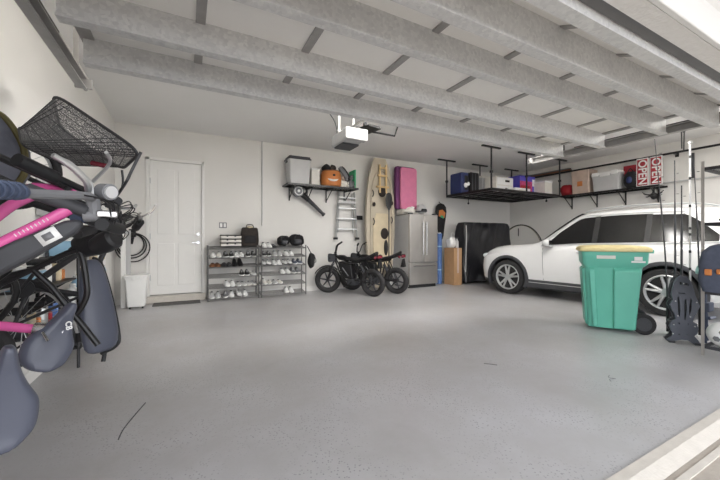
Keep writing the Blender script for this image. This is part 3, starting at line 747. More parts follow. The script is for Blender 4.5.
def bundle(nm,lab,cat,x0,x1,y0,y1,h,mt,extra=None,z=top):
    t=thing(nm,lab,cat,((x0+x1)/2,(y0+y1)/2,z)); w=(x1-x0)/2; d=(y1-y0)/2
    B().bx(-w,w,-d,d,0,h).build('box_body',mt,t,bevel=.008)
    if extra: extra(t,w,d,h)
    return t
t=thing('blue_case','dark blue case at the left end of the ceiling rack','case',(6.03,6.15,top))
B().bx(-.12,.12,-.2,.2,0,.52).build('case_body','blue',t,bevel=.03); B().box((.03,-.205,.26),(.11,.02,.36)).build('front_panel','black',t,bevel=.01); B().blob((.0,-.22,.2),(.06,.02,.06)).blob((.09,-.22,.24),(.04,.02,.05)).build('white_marks','white',t)
t=thing('black_case','black wheeled case beside the dark blue case on ceiling rack','case',(6.34,6.12,top))
B().bx(-.15,.15,-.2,.2,0.03,.54).build('case_body','blackfabric',t,bevel=.04)
for x in (-.1,0,.1): B().box((x,-.205,.29),(.03,.015,.42)).build('rib','darkgrey',t,bevel=.005)
[B().cyl((k-.02,-.15,.035),(k+.02,-.15,.035),.035).build('wheel','midgrey',t) for k in (-.10,.10)]
bundle('grey_carton','plain pale grey box in the middle of the ceiling rack','box',6.66,7.06,5.99,6.36,.50,'lightgrey',lambda t,w,d,h:B().bx(-w-.004,w+.004,-d-.004,d+.004,h*.9,h*1.01).build('lid','offwhite',t))
def drawers(t,w,d,h):
    for k in range(2):
        for q in (0,): 
            dr_=B().bx(-w*.9,w*.9,-d-.012,-d,h*(.06+.47*k),h*(.48+.47*k)).build('drawer','white',t,bevel=.004)
            B().box((w*.25,-d-.014,h*(.30+.47*k)),(w*.5,.006,h*.12)).build('handle_hole','darkfabric',dr_)
bundle('white_carton','white two-tier box with dark handle openings on ceiling rack','box',6.68,7.30,5.58,5.94,.42,'offwhite',drawers)
bundle('long_carton','long low white box lying near the front edge of ceiling rack','box',6.95,7.50,5.25,5.60,.12,'white',lambda t,w,d,h:B().bx(-w*.5,w*.5,-d-.003,-d,.02,h*.7).build('label_strip','offwhite',t))
def prints(t,w,d,h):
    B().bx(-w-.002,w*.55,-d-.006,-d,h*.1,h*.72).build('pink_print','flower',t)
    B().bx(-w*.95,w*.2,-d-.009,-d-.006,h*.25,h*.5).build('red_patch','red',t)
    B().bx(w*.6,w*.9,-d-.006,-d,h*.5,h*.85).build('white_patch','white',t)
bundle('printed_carton','violet and pink printed box on the right half of ceiling rack','box',7.45,8.05,5.5,5.85,.50,'violet',prints)
bundle('clear_tub','low white box with rim at the right end of ceiling rack','box',8.00,8.30,5.2,5.55,.34,'offwhite',lambda t,w,d,h:B().bx(-w-.01,w+.01,-d-.01,d+.01,h-.02,h+.02).build('lid','white',t,bevel=.005))

# ================================================================ right wall: shelf, pipe, boxes, signs
sh=thing('wall_shelf','black shelf on brackets along right wall above the white car','shelf',(0,0,0))
m=B().bx(8.60,8.63,3.15,5.30,2.24,2.28).bx(8.97,9.0,3.15,5.30,2.24,2.28)
for i in range(28): m.bx(8.61,8.99,3.16+i*.079,3.17+i*.079,2.262,2.27)
for i in range(4): m.bx(8.68+i*.075,8.69+i*.075,3.15,5.30,2.256,2.262)
m.build('shelf_grid','blackpaint',sh)
for y in (3.3,3.9,4.5,5.1):
    B().bx(8.6,8.995,y-.012,y+.012,2.215,2.24).bx(8.975,8.998,y-.012,y+.012,1.94,2.24).tube([(8.66,y,2.22),(8.98,y,1.97)],.011,n=6).build('bracket','blackpaint',sh)
pp=thing('black_pipe','long black pipe running high along right wall above the shelf','pipe',(8.75,0,2.90))
B().cyl((0,1.0,0),(0,6.9,0),.022).build('pipe','blackpaint',pp)
for y in (1.3,3.0,4.9,6.4): B().cyl((0,y,0),(.25,y,0),.014).box((.243,y,0),(.014,.06,.1)).build('wall_mount','blackpaint',pp)
tag(B().blob((0,0,.14),(.13,.15,.14),p=.7,jit=.06,seed=6).build('red_bag','red',loc=(8.80,5.12,2.28)),'red bag at the left end of the right wall shelf','bag')
t=thing('tan_bin','square tan fabric bin with orange print on the right wall shelf','storage bin',(8.80,4.70,2.28))
B().loft([[Vector((x,y,z)) for x,y in rrect(-.19*k,.19*k,-.20*k,.20*k,.02)] for z,k in ((0,.95),(.55,1.05),(.57,1.06))]).build('bin_body','tan',t)
B().torus((0,0,.56),.17,.012,'Z',n=24).build('rim','beige',t)
B().bx(-.197,-.192,-.06,.06,.18,.30).build('orange_print','orange',t)
t=tub('clear_tub',8.63,8.97,3.86,4.46,2.28,.44,'lightgrey','white','wide pale tub with white latched lid on the right wall shelf')
[B().box((-.185,k,.40),(.03,.14,.09)).build('latch','white',t,bevel=.01) for k in (-.2,.2)]
t=thing('blue_cooler','dark blue and black round bag right of the white tub on the right wall shelf','bag',(8.78,3.70,2.28))
B().blob((0,0,.19),(.12,.13,.19),p=.7).build('bag_body','blackfabric',t); B().blob((-.105,.0,.18),(.03,.06,.08)).build('blue_badge','blue',t); B().tube([(-.05,-.06,.35),(-.05,0,.44),(-.05,.06,.35)],.01,n=6,smooth=4).build('handle','black',t)
for i,(y,dx,lab) in enumerate(((3.47,0,'red sign reading OPEN downwards, left of the upright pair on the right wall shelf'),(3.24,.01,'red sign reading OPEN downwards, right of the upright pair on the right wall shelf'))):
    t=thing('open_sign',lab,'sign',(8.70+dx,y,2.285),group='red OPEN signs')
    B().bx(-.008,.008,-.105,.105,0,.60).build('sign_board','white',t)
    B().bx(-.011,-.008,-.09,.09,.02,.58).build('red_field','signred',t)
    text_mesh('lettering','OPEN',.205,'white',t,(-.0125,-.0,.30),(PI/2,PI/2,-PI/2),.001,.004)
t=thing('open_sign','red sign lying slanted behind the blue bag on right wall shelf','sign',(8.85,3.68,2.29))
B().bx(-.008,.008,-.2,.2,.30,.52).build('sign_board','signred',t)
t=thing('antler_hook','black branched hanger under the right end of the right wall shelf','hanger',(8.72,3.28,2.08))
m=B().cyl((0,0,.0),(0,0,.14),.015).blob((0,0,-.02),(.06,.07,.07),jit=.1)
for a,l in ((.5,.22),(2.6,.20),(3.6,.16),(5.6,.18),(1.5,.12)): m.tube([(0,.04*math.cos(a),.0),(-.03,.7*l*math.cos(a),.05*math.sin(a)),(-.02,l*math.cos(a),.5*l*math.sin(a)+.03)],[.02,.016,.006],n=6,smooth=4)
m.build('hanger_body','blackfabric',t)
# stuff behind the pipe near the corner
t=thing('pole_bundle','dark bundle of long tubes on hooks high in the back right corner','tubes',(8.79,5.9,2.94))
for k in range(4): B().cyl((-.03*k,-.9,.03*(k%2)),(-.03*k,.9,.03*(k%2)+.01),.016,n=8).build('tube',('darkgrey','black','brown','midgrey')[k],t)
# hooks and rail
def uhook(x,y,rz,label):
    t=thing('ceiling_hook',label,'hook',(x,y,ZC),rz,group='grey ceiling hooks')
    B().box((0,0,-.012),(.34,.03,.022)).build('mount_bar','darksteel',t)
    B().tube([(-.15,0,-.02),(-.13,0,-.38)],.010,n=8).tube([(.15,0,-.02),(.10,0,-.36)],.010,n=8).build('hook_arm','darksteel',t)
uhook(8.1,2.62,.2,'black U shaped ceiling hook above the white banded rod')
uhook(6.6,3.9,.5,'thin wire ceiling hook right of the ends of the raised door struts')
tag(B().cyl((0,-1.2,0),(0,1.2,0),.016,n=10).build('wall_rail','lightgrey',loc=(8.93,2.0,2.34)),'thin pale rail along the right wall below the black pipe','rail')
tag(B().box((0,0,0),(.02,.05,.5)).build('wall_strap','darkgrey',loc=(8.96,2.75,2.62)),'dark grey strap hanging on right wall under the ceiling hook','strap')
# ================================================================ green wheeled bin
gb=thing('wheeled_bin','tall green wheeled bin with cream lid standing beside the white car','bin',(4.84,2.265,0),rz=math.radians(-57))
def ring(w,d,z,r=.05,cx=0): return [Vector((x+cx,y,z)) for x,y in rrect(-w,w,-d,d,r,k=4)]
B().loft([ring(.255,.215,.035,.05,-.02),ring(.26,.22,.08,.05,-.02),ring(.305,.255,.78,.05,-.01),ring(.31,.26,.80,.05,-.01),ring(.345,.29,.84,.05),ring(.355,.295,.985,.05)]).build('bin_body','green',gb)
gb.scale=(.94,.94,1)
# raised ribs and recess on the long side (-y)
def fy_(z): return -.22-.035*(z-.08)/.70
for x0,x1 in ((-.262,-.195),(-.005,.262)):
    k0=.86; m=B(); e0=fy_(.06)-.034; e1=fy_(.74)-.038
    m.add([(x0*k0,e0,.045),(x1*k0,e0,.045),(x1*1.05,e1,.755),(x0*1.05,e1,.755),(x0*k0,e0+.06,.045),(x1*k0,e0+.06,.045),(x1*1.05,e1+.06,.82),(x0*1.05,e1+.06,.82)],
      [(0,1,2,3),(4,7,6,5),(0,4,5,1),(1,5,6,2),(2,6,7,3),(3,7,4,0)])
    m.build('side_rib','green',gb,bevel=.014)
m=B(); m.add([(-.30,-.17,.05),(-.30,.17,.05),(-.345,.20,.76),(-.345,-.20,.76),(-.24,-.17,.05),(-.24,.17,.05),(-.27,.20,.80),(-.27,-.20,.80)],[(0,1,2,3),(4,7,6,5),(0,4,5,1),(1,5,6,2),(2,6,7,3),(3,7,4,0)])
m.build('front_rib','green',gb,bevel=.014)
B().loft([ring(.375,.315,.988,.05,.0),ring(.385,.325,1.0,.05),ring(.38,.32,1.03,.05),ring(.34,.28,1.055,.06),ring(.2,.15,1.065,.06)]).build('lid','cream',gb)
for x in (-.28,-.13,.03,.19): B().box((x,-.322,1.012),(.06,.02,.03)).build('lid_tab','cream',gb,bevel=.005)
B().bx(-.19,.01,-.299,-.295,.90,.94).build('front_label','offwhite',gb)
lb_=B().bx(.17,.31,-.300,-.295,.86,.88).bx(.20,.28,-.300,-.295,.885,.93).build('side_sticker','white',gb)
for sy in (-1,1):
    w=B().cyl((.305,sy*.215-.025,.125),(.305,sy*.215+.025,.125),.125,n=28).build('wheel','rubber',gb,bevel=.012)
    w2=B().cyl((.305,sy*.215-.030,.125),(.305,sy*.215+.030,.125),.08,n=20)
    for k in range(8):
        a=k*PI/4; w2.box((.305+.055*math.cos(a),sy*.215,.125+.055*math.sin(a)),(.02,.064,.02))
    w2.build('wheel_hub','darkgrey',w)
B().cyl((.305,-.215,.125),(.305,.215,.125),.012).build('axle','darksteel',gb)
B().cyl((.40,-.2,1.0),(.40,.2,1.0),.014).bx(.34,.41,-.21,-.19,.97,1.01).bx(.34,.41,.19,.21,.97,1.01).build('handle_bar','green',gb)

# ================================================================ electric motorbikes
def motorbike(loc,rz,label,lean,steer):
    t=thing('electric_motorbike',label,'motorbike',loc,rz,group='small black electric motorbikes')
    t.rotation_euler=(lean,0,rz)
    R_=.30
    fx=1.18; TS=Matrix.Translation((fx-.19,0,0))@Matrix.Rotation(steer,4,'Z')@Matrix.Translation((-(fx-.19),0,0))
    def wheel(x,sp):
        TT=None if sp else TS
        w=B().torus((x,0,R_),R_-.055,.055,'Y',n=44,k=12,T=TT).build('tyre','rubber',t)
        B().torus((x,0,R_),R_-.105,.018,'Y',n=36,k=8,sq=1.6,T=TT).build('rim','blackpaint',w)
        for k in range(6):
            a=2*PI*k/6+.2
            B().tube([(x+.03*math.cos(a),0,R_+.03*math.sin(a)),(x+(R_-.11)*math.cos(a),0,R_+(R_-.11)*math.sin(a))],[.022,.012],n=6,T=TT).build('spoke','darkgrey',w)
        B().cyl((x,-.05,R_),(x,.05,R_),.055 if sp else .035,n=20,T=TT).build('hub','darksteel',w)
        return w
    wheel(0,True); 
    fx=1.18
    wheel(fx,False)
    # fork
    hx,hz=fx-.19,.84
    for s_ in (-1,1): B().tube([(fx,s_*.075,R_),(fx-.10,s_*.075,.58)],.022,n=10,T=TS).tube([(fx-.10,s_*.075,.58),(hx,s_*.075,hz)],.017,n=10,T=TS).build('fork_leg','black',t)
    m=B().box((fx-.13,0,.66),(.06,.20,.03),T=TS).box((hx+.005,0,hz-.02),(.07,.20,.03),T=TS); m.build('fork_crown','darkgrey',t,bevel=.004)
    m=B(); n=12; 
    for side in (-.06,.06): pass
    ringsf=[]
    for k in range(9):
        a=math.radians(30+k*13); ringsf.append([Vector((fx+(R_+.03)*math.cos(a),y,R_+(R_+.03)*math.sin(a)+dz)) for y,dz in ((-.06,-.02),(.06,-.02),(.05,.012),(-.05,.012))])
    B().loft(ringsf,T=TS).build('front_fender','black',t)
    # handlebar
    m=B().tube([(hx-.10,-.28,hz+.29),(hx-.05,-.18,hz+.24),(hx-.01,-.09,hz+.09),(hx-.01,.09,hz+.09),(hx-.05,.18,hz+.24),(hx-.10,.28,hz+.29)],.013,n=10,smooth=5,T=TS).cyl((hx,0,hz-.02),(hx-.01,0,hz+.10),.03)
    m.build('handlebar','blackpaint',t)
    for s_ in (-1,1):
        B().tube([(hx-.135,s_*.34,hz+.31),(hx-.08,s_*.24,hz+.27)],.022,n=10,T=TS).build('grip','rubber',t)
        B().tube([(hx-.04,s_*.27,hz+.27),(hx-.04,s_*.33,hz+.26)],.008,n=6,T=TS).build('brake_lever','alu',t)
    B().lathe([(.095,-.05),(.10,.0),(.095,.03),(.07,.035)],(0,0,0),n=24,axis='X',T=TS@Matrix.Translation((hx+.13,0,hz-.03))).build('headlamp_shell','black',t)
    B().lathe([(.078,.0),(.07,.015),(.02,.02)],(0,0,0),n=24,axis='X',T=TS@Matrix.Translation((hx+.162,0,hz-.03))).build('headlamp_lens','lens',t)
    for s_ in (-1,1): B().box((hx+.07,s_*.09,hz-.03),(.12,.012,.16),T=TS).build('lamp_bracket','darkgrey',t,bevel=.004)
    # frame
    m=B()
    for s_ in (-1,1):
        m.tube([(hx-.02,s_*.03,hz+.02),(.78,s_*.07,.80),(.50,s_*.08,.72),(.15,s_*.08,.76)],.017,n=8,smooth=5)
        m.tube([(hx-.02,s_*.03,hz-.10),(.80,s_*.07,.46),(.62,s_*.07,.30),(.42,s_*.07,.30),(.32,s_*.08,.70)],.017,n=8,smooth=4)
        m.tube([(.42,s_*.08,.34),(0,s_*.09,R_)],.018,n=8)
        m.tube([(.20,s_*.085,.74),(0,s_*.09,R_)],.011,n=8)
    m.cyl((hx-.015,0,hz-.14),(hx-.015,0,hz+.05),.03)
    m.build('frame','blackpaint',t)
    B().tube([(.30,0,.66),(.18,0,.44)],.035,n=12).build('shock_absorber','darkgrey',t)
    B().prism([(.46,.34),(.72,.36),(.86,.62),(.84,.74),(.52,.68)],.15,off=-.075).build('battery_case','black',t,bevel=.02)
    for s_ in (-1,1): B().tube([(.58,s_*.082,.42),(.74,s_*.082,.60)],.012,n=6).build('case_stripe','midgrey',t)
    B().prism([(.40,.22),(.62,.22),(.66,.34),(.40,.36)],.18,off=-.09).build('motor_guard','darkgrey',t,bevel=.02)
    B().torus((.48,-.10,.30),.075,.008,'Y',n=24,k=6).build('chainring','alu',t)
    for s_ in (-1,1):
        B().tube([(.48,s_*.10,.30),(.48+s_*.10,s_*.13,.30-.10)],.012,n=6).box((.48+s_*.11,s_*.17,.195),(.09,.08,.02)).build('pedal','black',t)
    # tank, seat
    B().loft([[Vector((x,w*math.cos(a),z+h_*math.sin(a))) for a in [2*PI*k/14 for k in range(14)]] for x,z,w,h_ in ((hx-.06,.83,.03,.03),(.86,.82,.075,.06),(.74,.81,.085,.065),(.62,.78,.06,.04))]).build('tank','blackpaint',t)
    B().loft([[Vector((x,w*math.copysign(abs(math.cos(a))**.6,math.cos(a)),z+.04*math.sin(a))) for a in [2*PI*k/14 for k in range(14)]] for x,z,w in ((.66,.80,.04),(.58,.795,.09),(.35,.78,.115),(.10,.83,.12),(-.06,.90,.11),(-.12,.93,.07))]).build('seat','blackfabric',t)
    B().tube([(.12,-.10,.80),(-.14,-.10,.88),(-.20,0,.90),(-.14,.10,.88),(.12,.10,.80)],.011,n=8,smooth=4).build('grab_rail','blackpaint',t)
    B().box((-.19,0,.86),(.05,.15,.07)).build('tail_lamp','redlens',t,bevel=.015)
    for s_ in (-1,1): B().blob((-.15,s_*.13,.85),(.03,.035,.03)).build('indicator','redlens',t)
    B().prism([(-.19,.80),(-.22,.62),(-.14,.62)],.13,off=-.065).build('plate_holder','black',t)
    t.scale=(.93,.93,.93)
    B().tube([(.44,-.08,.28),(.34,-.30,.02)],.012,n=6).box((.335,-.31,.012),(.06,.04,.016)).build('kickstand','darksteel',t)
    return t
motorbike((3.30,5.72,0),math.radians(119),'black electric motorbike nearer the shoe racks on its kickstand, front wheel visible',math.radians(-3),math.radians(32))
motorbike((3.90,5.78,0),math.radians(121),'black electric motorbike half behind the other, nearer the refrigerator',math.radians(-3),math.radians(12))
# ================================================================ the white car
car=thing('car','white compact suv parked along the right wall behind the green bin','car',(7.145,2.144,0),math.radians(96))
ST=[ # x, w, zb, belt, wbelt, roof, wroof
(-.93,.62,.45,.85,.60,.95,.50),(-.90,.80,.30,1.02,.76,1.10,.62),(-.84,.86,.25,1.09,.80,1.26,.60),(-.70,.885,.22,1.09,.83,1.52,.57),(-.5,.895,.20,1.08,.84,1.60,.585),
(-.1,.90,.20,1.065,.845,1.635,.60),(.5,.90,.20,1.05,.85,1.65,.61),(1.0,.90,.20,1.04,.85,1.64,.605),(1.35,.90,.20,1.03,.85,1.60,.60),(1.75,.90,.20,1.02,.85,1.35,.66),
(2.08,.90,.20,1.01,.845,1.10,.74),(2.3,.90,.20,1.0,.84,1.055,.72),(2.7,.895,.20,.975,.82,1.035,.68),(3.1,.88,.20,.92,.78,.98,.64),(3.35,.82,.22,.84,.70,.90,.55),(3.47,.72,.26,.76,.62,.82,.46),(3.53,.58,.34,.66,.50,.72,.38)]
ST=[((2.0+(a[0]-2.0)*.92 if a[0]<2.0 else (a[0] if a[0]<2.9 else 2.9+(a[0]-2.9)*.86)),)+tuple(a[1:]) for a in ST]
def stn(x):
    i=0
    while i<len(ST)-2 and ST[i+1][0]<x: i+=1
    a,b_=ST[i],ST[i+1]; t=(x-a[0])/(b_[0]-a[0])
    p=ST[max(i-1,0)]; q=ST[min(i+2,len(ST)-1)]
    out=[x]
    for k in range(1,7):
        h=b_[0]-a[0]
        m0=(b_[k]-p[k])/max(1e-6,(b_[0]-p[0]))*h; m1=(q[k]-a[k])/max(1e-6,(q[0]-a[0]))*h
        out.append((2*t**3-3*t*t+1)*a[k]+(t**3-2*t*t+t)*m0+(-2*t**3+3*t*t)*b_[k]+(t**3-t*t)*m1)
    return out
def half(x):
    _,w,zb,be,wb_,ro,wr=stn(x)
    rf=max(.01,min(.07,(ro-be)*.25))
    return [(0,zb),(w-.14,zb),(w-.03,zb+.08),(w,zb+.22),(w+.008,zb+(be-zb)*.55),(w-.004,be-.10),(wb_+.015,be-.02),(wb_,be),(wr+.04,ro-rf),(wr-.02,ro-rf*.35),(wr-.14,ro-.004),(wr*.4,ro+.016),(0,ro+.02)]
def carring(x):
    h_=half(x); return [Vector((x,y,z)) for y,z in h_]+[Vector((x,-y,z)) for y,z in reversed(h_[1:-1])]
xs=[]; 
for a,b_ in zip(ST[:-1],ST[1:]):
    n=max(1,int((b_[0]-a[0])/.09+.5)); xs+=[a[0]+(b_[0]-a[0])*k/n for k in range(n)]
xs.append(ST[-1][0])
body=B().loft([carring(x) for x in xs]).build('body','carwhite',car)
AX=[(.16,.355),(2.68,.355)]
cutters=[]
for ax,r in AX:
    for s_ in (-1,1):
        c_=B().cyl((ax,s_*.62,r),(ax,s_*1.1,r),.405,n=48).build('wheel_arch_cut','black',car)
        cutters.append(c_); k=body.modifiers.new('arch','BOOLEAN'); k.object=c_; k.operation='DIFFERENCE'; k.solver='EXACT'
bpy.context.view_layer.update()
dg=bpy.context.evaluated_depsgraph_get()
nm_=bpy.data.meshes.new_from_object(body.evaluated_get(dg)); body.modifiers.clear(); body.data=nm_
for c_ in cutters: bpy.data.objects.remove(c_)
try: nm_.set_sharp_from_angle(angle=math.radians(30))
except Exception: pass
for ax,r in AX:
    for s_ in (-1,1):
        lin=B()
        vs=[];fs=[];n=30
        for k in range(n+1):
            a=-.35+(PI+.7)*k/n
            for yy in (.63,.885): vs.append((ax+.402*math.cos(a),s_*yy,r+.402*math.sin(a)))
        fs=[(2*k,2*k+1,2*k+3,2*k+2) for k in range(n)]
        lin.add(vs,fs); 
        lin.add([(ax+.40*math.cos(a),s_*.64,r+.40*math.sin(a)) for a in [-.35+(PI+.7)*k/n for k in range(n+1)]],[tuple(range(n+1))])
        lin.build('arch_liner','black',car)
        arch=B(); rings=[]
        for k in range(n+1):
            a=-.42+(PI+.84)*k/n; c_,s2=math.cos(a),math.sin(a)
            rings.append([Vector((ax+q*c_,s_*yy,r+q*s2)) for q,yy in ((.398,.86),(.398,.918),(.425,.922),(.458,.906),(.458,.86))])
        arch.loft(rings); arch.build('arch_cladding','darkgrey',car)
        w=B().lathe([(.20,-.10),(.31,-.11),(.345,-.10),(.355,-.07),(.355,.07),(.345,.10),(.31,.11),(.262,.105),(.258,.07),(.20,.06)],(ax,s_*.79,r),n=48,axis='Y').build('tyre','rubber',car)
        rim=B(); of=s_*.885
        rim.torus((ax,of,r),.252,.014,'Y',n=44,k=8).torus((ax,of-s_*.03,r),.245,.012,'Y',n=44,k=8)
        for k in range(5):
            a=2*PI*k/5+.3
            for da in (-.20,.20):
                rim.tube([(ax+.05*math.cos(a+da*.6),of-s_*.01,r+.05*math.sin(a+da*.6)),(ax+.25*math.cos(a+da),of-s_*.012,r+.25*math.sin(a+da))],[.026,.017],n=8)
        rim.cyl((ax,of-s_*.03,r),(ax,of+s_*.004,r),.06,n=24)
        rim.build('alloy_rim','alu',w)
        B().cyl((ax,s_*.80,r),(ax,s_*.835,r),.17,n=32).build('brake_disc','darksteel',w)
        B().cyl((ax,s_*.79,r),(ax,s_*.80,r),.25,n=32).build('rim_back','black',w)
def side(x,v,s_,off=0.0):
    _,w,zb,be,wb_,ro,wr=stn(x); rf=max(.01,min(.07,(ro-be)*.25))
    p=Vector((x,wb_+(wr+.04-wb_)*v,be+(ro-rf-be)*v)); nrm=Vector((0,(ro-rf-be),(wb_-wr-.04))); 
    if nrm.length>0: p+=nrm.normalized()*off
    p.y*=s_; return p
def patch(x0,x1,lo,hi,s_,name,mt,off=.006,n=14):
    m=B(); vs=[]
    for k in range(n+1):
        x=x0+(x1-x0)*k/n
        for v in (lo(x),hi(x)):
            for o_ in (-.004,off): vs.append(side(x,v,s_,o_))
    fs=[]
    for k in range(n):
        a=4*k; b_=4*(k+1)
        fs+=[(a+1,b_+1,b_+3,a+3),(a,a+2,b_+2,b_),(a,b_,b_+1,a+1),(a+2,a+3,b_+3,b_+2)]
    fs+=[(0,1,3,2),(4*n,4*n+2,4*n+3,4*n+1)]
    return m.add(vs,fs).build(name,mt,car)
for s_ in (1,-1):
    lowf=lambda x:.07
    hiF=lambda x: .93 if x<1.35 else max(.10,.93-.38*(x-1.35))if x<1.72 else max(.08,.78-2.4*(x-1.72))
    patch(1.13,1.99,lowf,hiF,s_,'front_side_window','glassdark')
    patch(.42,1.07,lowf,lambda x:.93,s_,'rear_side_window','glassdark')
    patch(-.37,.37,lambda x:.07,lambda x:.90 if x>0 else .90-max(0,-x)**1.3*2.3,s_,'quarter_window','glassdark')
    B().tube([side(x,.03,s_,.008) for x in (-.48,-.3,0,.6,1.2,1.7,2.0)],.008,n=6,smooth=3).tube([side(x,.975,s_,.006) for x in (0,.3,.6,1.1,1.3)]+[side(1.6,.93,s_,.006),side(1.9,.70,s_,.006)],.008,n=6,smooth=3).build('window_trim','alu',car)
    rr_=B().tube([Vector((x,s_*(stn(x)[6]-.0),stn(x)[5]+.045-.04*(abs(x-.45)/.88)**4)) for x in [-.42+k*.083 for k in range(22)]],.014,n=8).build('roof_rail','alu',car)
    patch(1.06,1.14,lowf,lambda x:.945,s_,'door_pillar','black',off=.0075)
    patch(.36,.43,lowf,lambda x:.93,s_,'door_pillar','black',off=.0075)
    # door seams, handles, sill
    def yb_(x,z):
        h_=half(x); 
        for (y0,z0),(y1,z1) in zip(h_[2:-1],h_[3:]):
            if z0<=z<=z1 and z1>z0: return y0+(y1-y0)*(z-z0)/(z1-z0)
        return h_[4][0]
    sm=B()
    for xx in (1.95,1.10,.395):
        zs_=[.36,.5,.65,.8,.9,.98]
        if xx<.5: zs_=[.80,.9,.98]
        sm.tube([Vector((xx+(-.04*(.98-z) if xx>1 else 0),s_*(yb_(xx,z)+.0005),z)) for z in zs_],.004,n=5)
    sm.build('door_seam','darkgrey',car)
    for xx in (1.24,.52):
        B().tube([Vector((xx-.09,s_*(.90),.905)),Vector((xx-.05,s_*.935,.91)),Vector((xx+.07,s_*.935,.912)),Vector((xx+.10,s_*.90,.91))],.013,n=8,smooth=3).build('door_handle','carwhite',car)
    B().add([Vector((x,s_*y,z)) for x,y,z in ((.58,.86,.18),(2.27,.86,.18),(2.27,.918,.22),(.58,.918,.22),(.58,.915,.33),(2.27,.915,.33),(2.27,.87,.36),(.58,.87,.36))],[(0,1,2,3),(3,2,5,4),(4,5,6,7),(0,3,4,7),(1,6,5,2),(0,7,6,1)]).build('sill_cladding','darkgrey',car)
    B().tube([(.64,s_*.922,.30),(2.2,s_*.922,.30)],.007,n=6).build('sill_trim','alu',car)
    # mirror
    mi=B().blob((1.80,s_*1.00,1.08),(.07,.10,.065),p=.7,n=20,m=12).tube([(1.80,s_*.86,1.02),(1.80,s_*.95,1.04)],.02,n=8)
    mi.build('side_mirror','carwhite',car)
    B().bx(1.725,1.735,min(s_*.92,s_*1.08),max(s_*.92,s_*1.08),1.035,1.125).build('mirror_glass','glassdark',car,bevel=.003)
    B().blob((3.28,s_*.66,.78),(.11,.13,.06),p=.8).build('headlamp','lens',car)
    B().blob((-.655,s_*.70,.95),(.05,.12,.09),p=.7).build('tail_lamp','redlens',car)
# windscreen
m=B(); vs=[];n=10;q=9
for k in range(n+1):
    x=1.40+(2.06-1.40)*k/n; _,w,zb,be,wb_,ro,wr=stn(x)
    for j in range(q):
        u=-1+2*j/(q-1); y=u*(wr-.06); z=ro+.012+.012*(1-abs(u))
        vs.append((x,y,z))
fs=[(k*q+j,k*q+j+1,(k+1)*q+j+1,(k+1)*q+j) for k in range(n) for j in range(q-1)]
m.add(vs,fs).build('windscreen','glassdark',car,solid=.008)
B().bx(3.41,3.47,-.38,.38,.48,.70).build('grille','black',car,bevel=.02)
B().loft([[Vector((x,y,z)) for y,z in ((-w,.22),(w,.22),(w,.40),(-w,.40))] for x,w in ((3.22,.80),(3.37,.68),(3.44,.5))]).build('lower_bumper','darkgrey',car,bevel=.01)
B().bx(-.74,-.66,-.55,.55,.30,.50).build('rear_bumper','darkgrey',car,bevel=.02)
B().bx(-.71,-.67,-.26,.26,.70,.82).build('rear_plate','offwhite',car)
B().blob((.1,0,1.665),(.09,.03,.04)).build('roof_antenna','carwhite',car)

# ================================================================ rods in a dark cut-out plate, right foreground
def curve_plate(name,outer,holes,th,mt,parent,loc,rot):
    cu=bpy.data.curves.new(name,'CURVE'); cu.dimensions='2D'; cu.fill_mode='BOTH'; cu.extrude=th/2; cu.bevel_depth=.002
    for poly in [outer]+holes:
        sp=cu.splines.new('POLY'); sp.points.add(len(poly)-1); sp.use_cyclic_u=True
        for p,(x,y) in zip(sp.points,poly): p.co=(x,y,0,1)
    t=bpy.data.objects.new(name,cu); C.objects.link(t)
    me=bpy.data.meshes.new_from_object(t); bpy.data.objects.remove(t); me.materials.clear(); me.materials.append(M[mt])
    o=bpy.data.objects.new(name,me); C.objects.link(o); o.parent=parent; o.location=loc; o.rotation_euler=rot; return o
rp=thing('rod_holder','dark grey cut-out plate with slots standing in front of fishing rods','rod holder',(4.85,1.58,0),rz=math.radians(-56))
def P2(l): return [((x-388)/3.43*.0086, (412-y)/3.43*.0106) for x,y in l]
outer=P2([(380,175),(366,184),(357,198),(350,225),(347,245),(353,262),(342,280),(350,300),(360,318),(362,332),(347,340),(340,356),(346,372),(352,380),(350,392),(332,408),(345,412),(380,402),(400,402),(430,418),(445,420),(432,398),(420,385),(430,376),(434,358),(428,344),(416,338),(418,322),(430,300),(438,280),(432,262),(424,245),(418,222),(410,196),(396,180)])
sq=lambda cx,cy,w,h:[(cx-w,cy-h),(cx+w,cy-h),(cx+w,cy+h),(cx-w,cy+h)]
holes=[P2(l) for l in (sq(378,204,5,6),sq(394,206,9,5),[(366,252),(373,250),(377,300),(374,325),(368,310)],[(388,262),(396,258),(398,300),(394,335),(388,330)],[(408,252),(415,260),(412,300),(404,318),(403,290)],sq(352,350,2.5,3),sq(426,352,2.5,3),sq(380,238,12,2),sq(372,384,2.5,2.5),sq(400,382,2.5,2.5),sq(372,345,2.5,3),sq(402,345,2.5,3))]
for dy,nm in ((-.06,'front_plate'),(.04,'rear_plate')):
    curve_plate(nm,outer,holes,.022,'platedark' if dy<0 else 'darkgrey',rp,(0,dy,.012),(PI/2,0,0))
m=B()
for x,z in ((-.10,.22),(.10,.22),(-.08,.48),(.09,.48)): m.cyl((x,-.06,z),(x,.04,z),.012,n=10)
m.build('spacer_rod','darksteel',rp)
for x,z in ((-.085,.20),(.085,.20),(-.07,.46),(.10,.46),(-.09,.10),(.10,.10),(-.05,.30),(.05,.30)): B().cyl((x,-.074,z),(x,-.078,z),.007,n=10).build('light_dot','lightgrey',rp)  # added pale dots standing for light seen through small holes
for x,z in ((-.10,.02),(.11,.02)): B().box((x,-.01,.012),(.05,.16,.022)).build('foot_bar','darkgrey',rp)
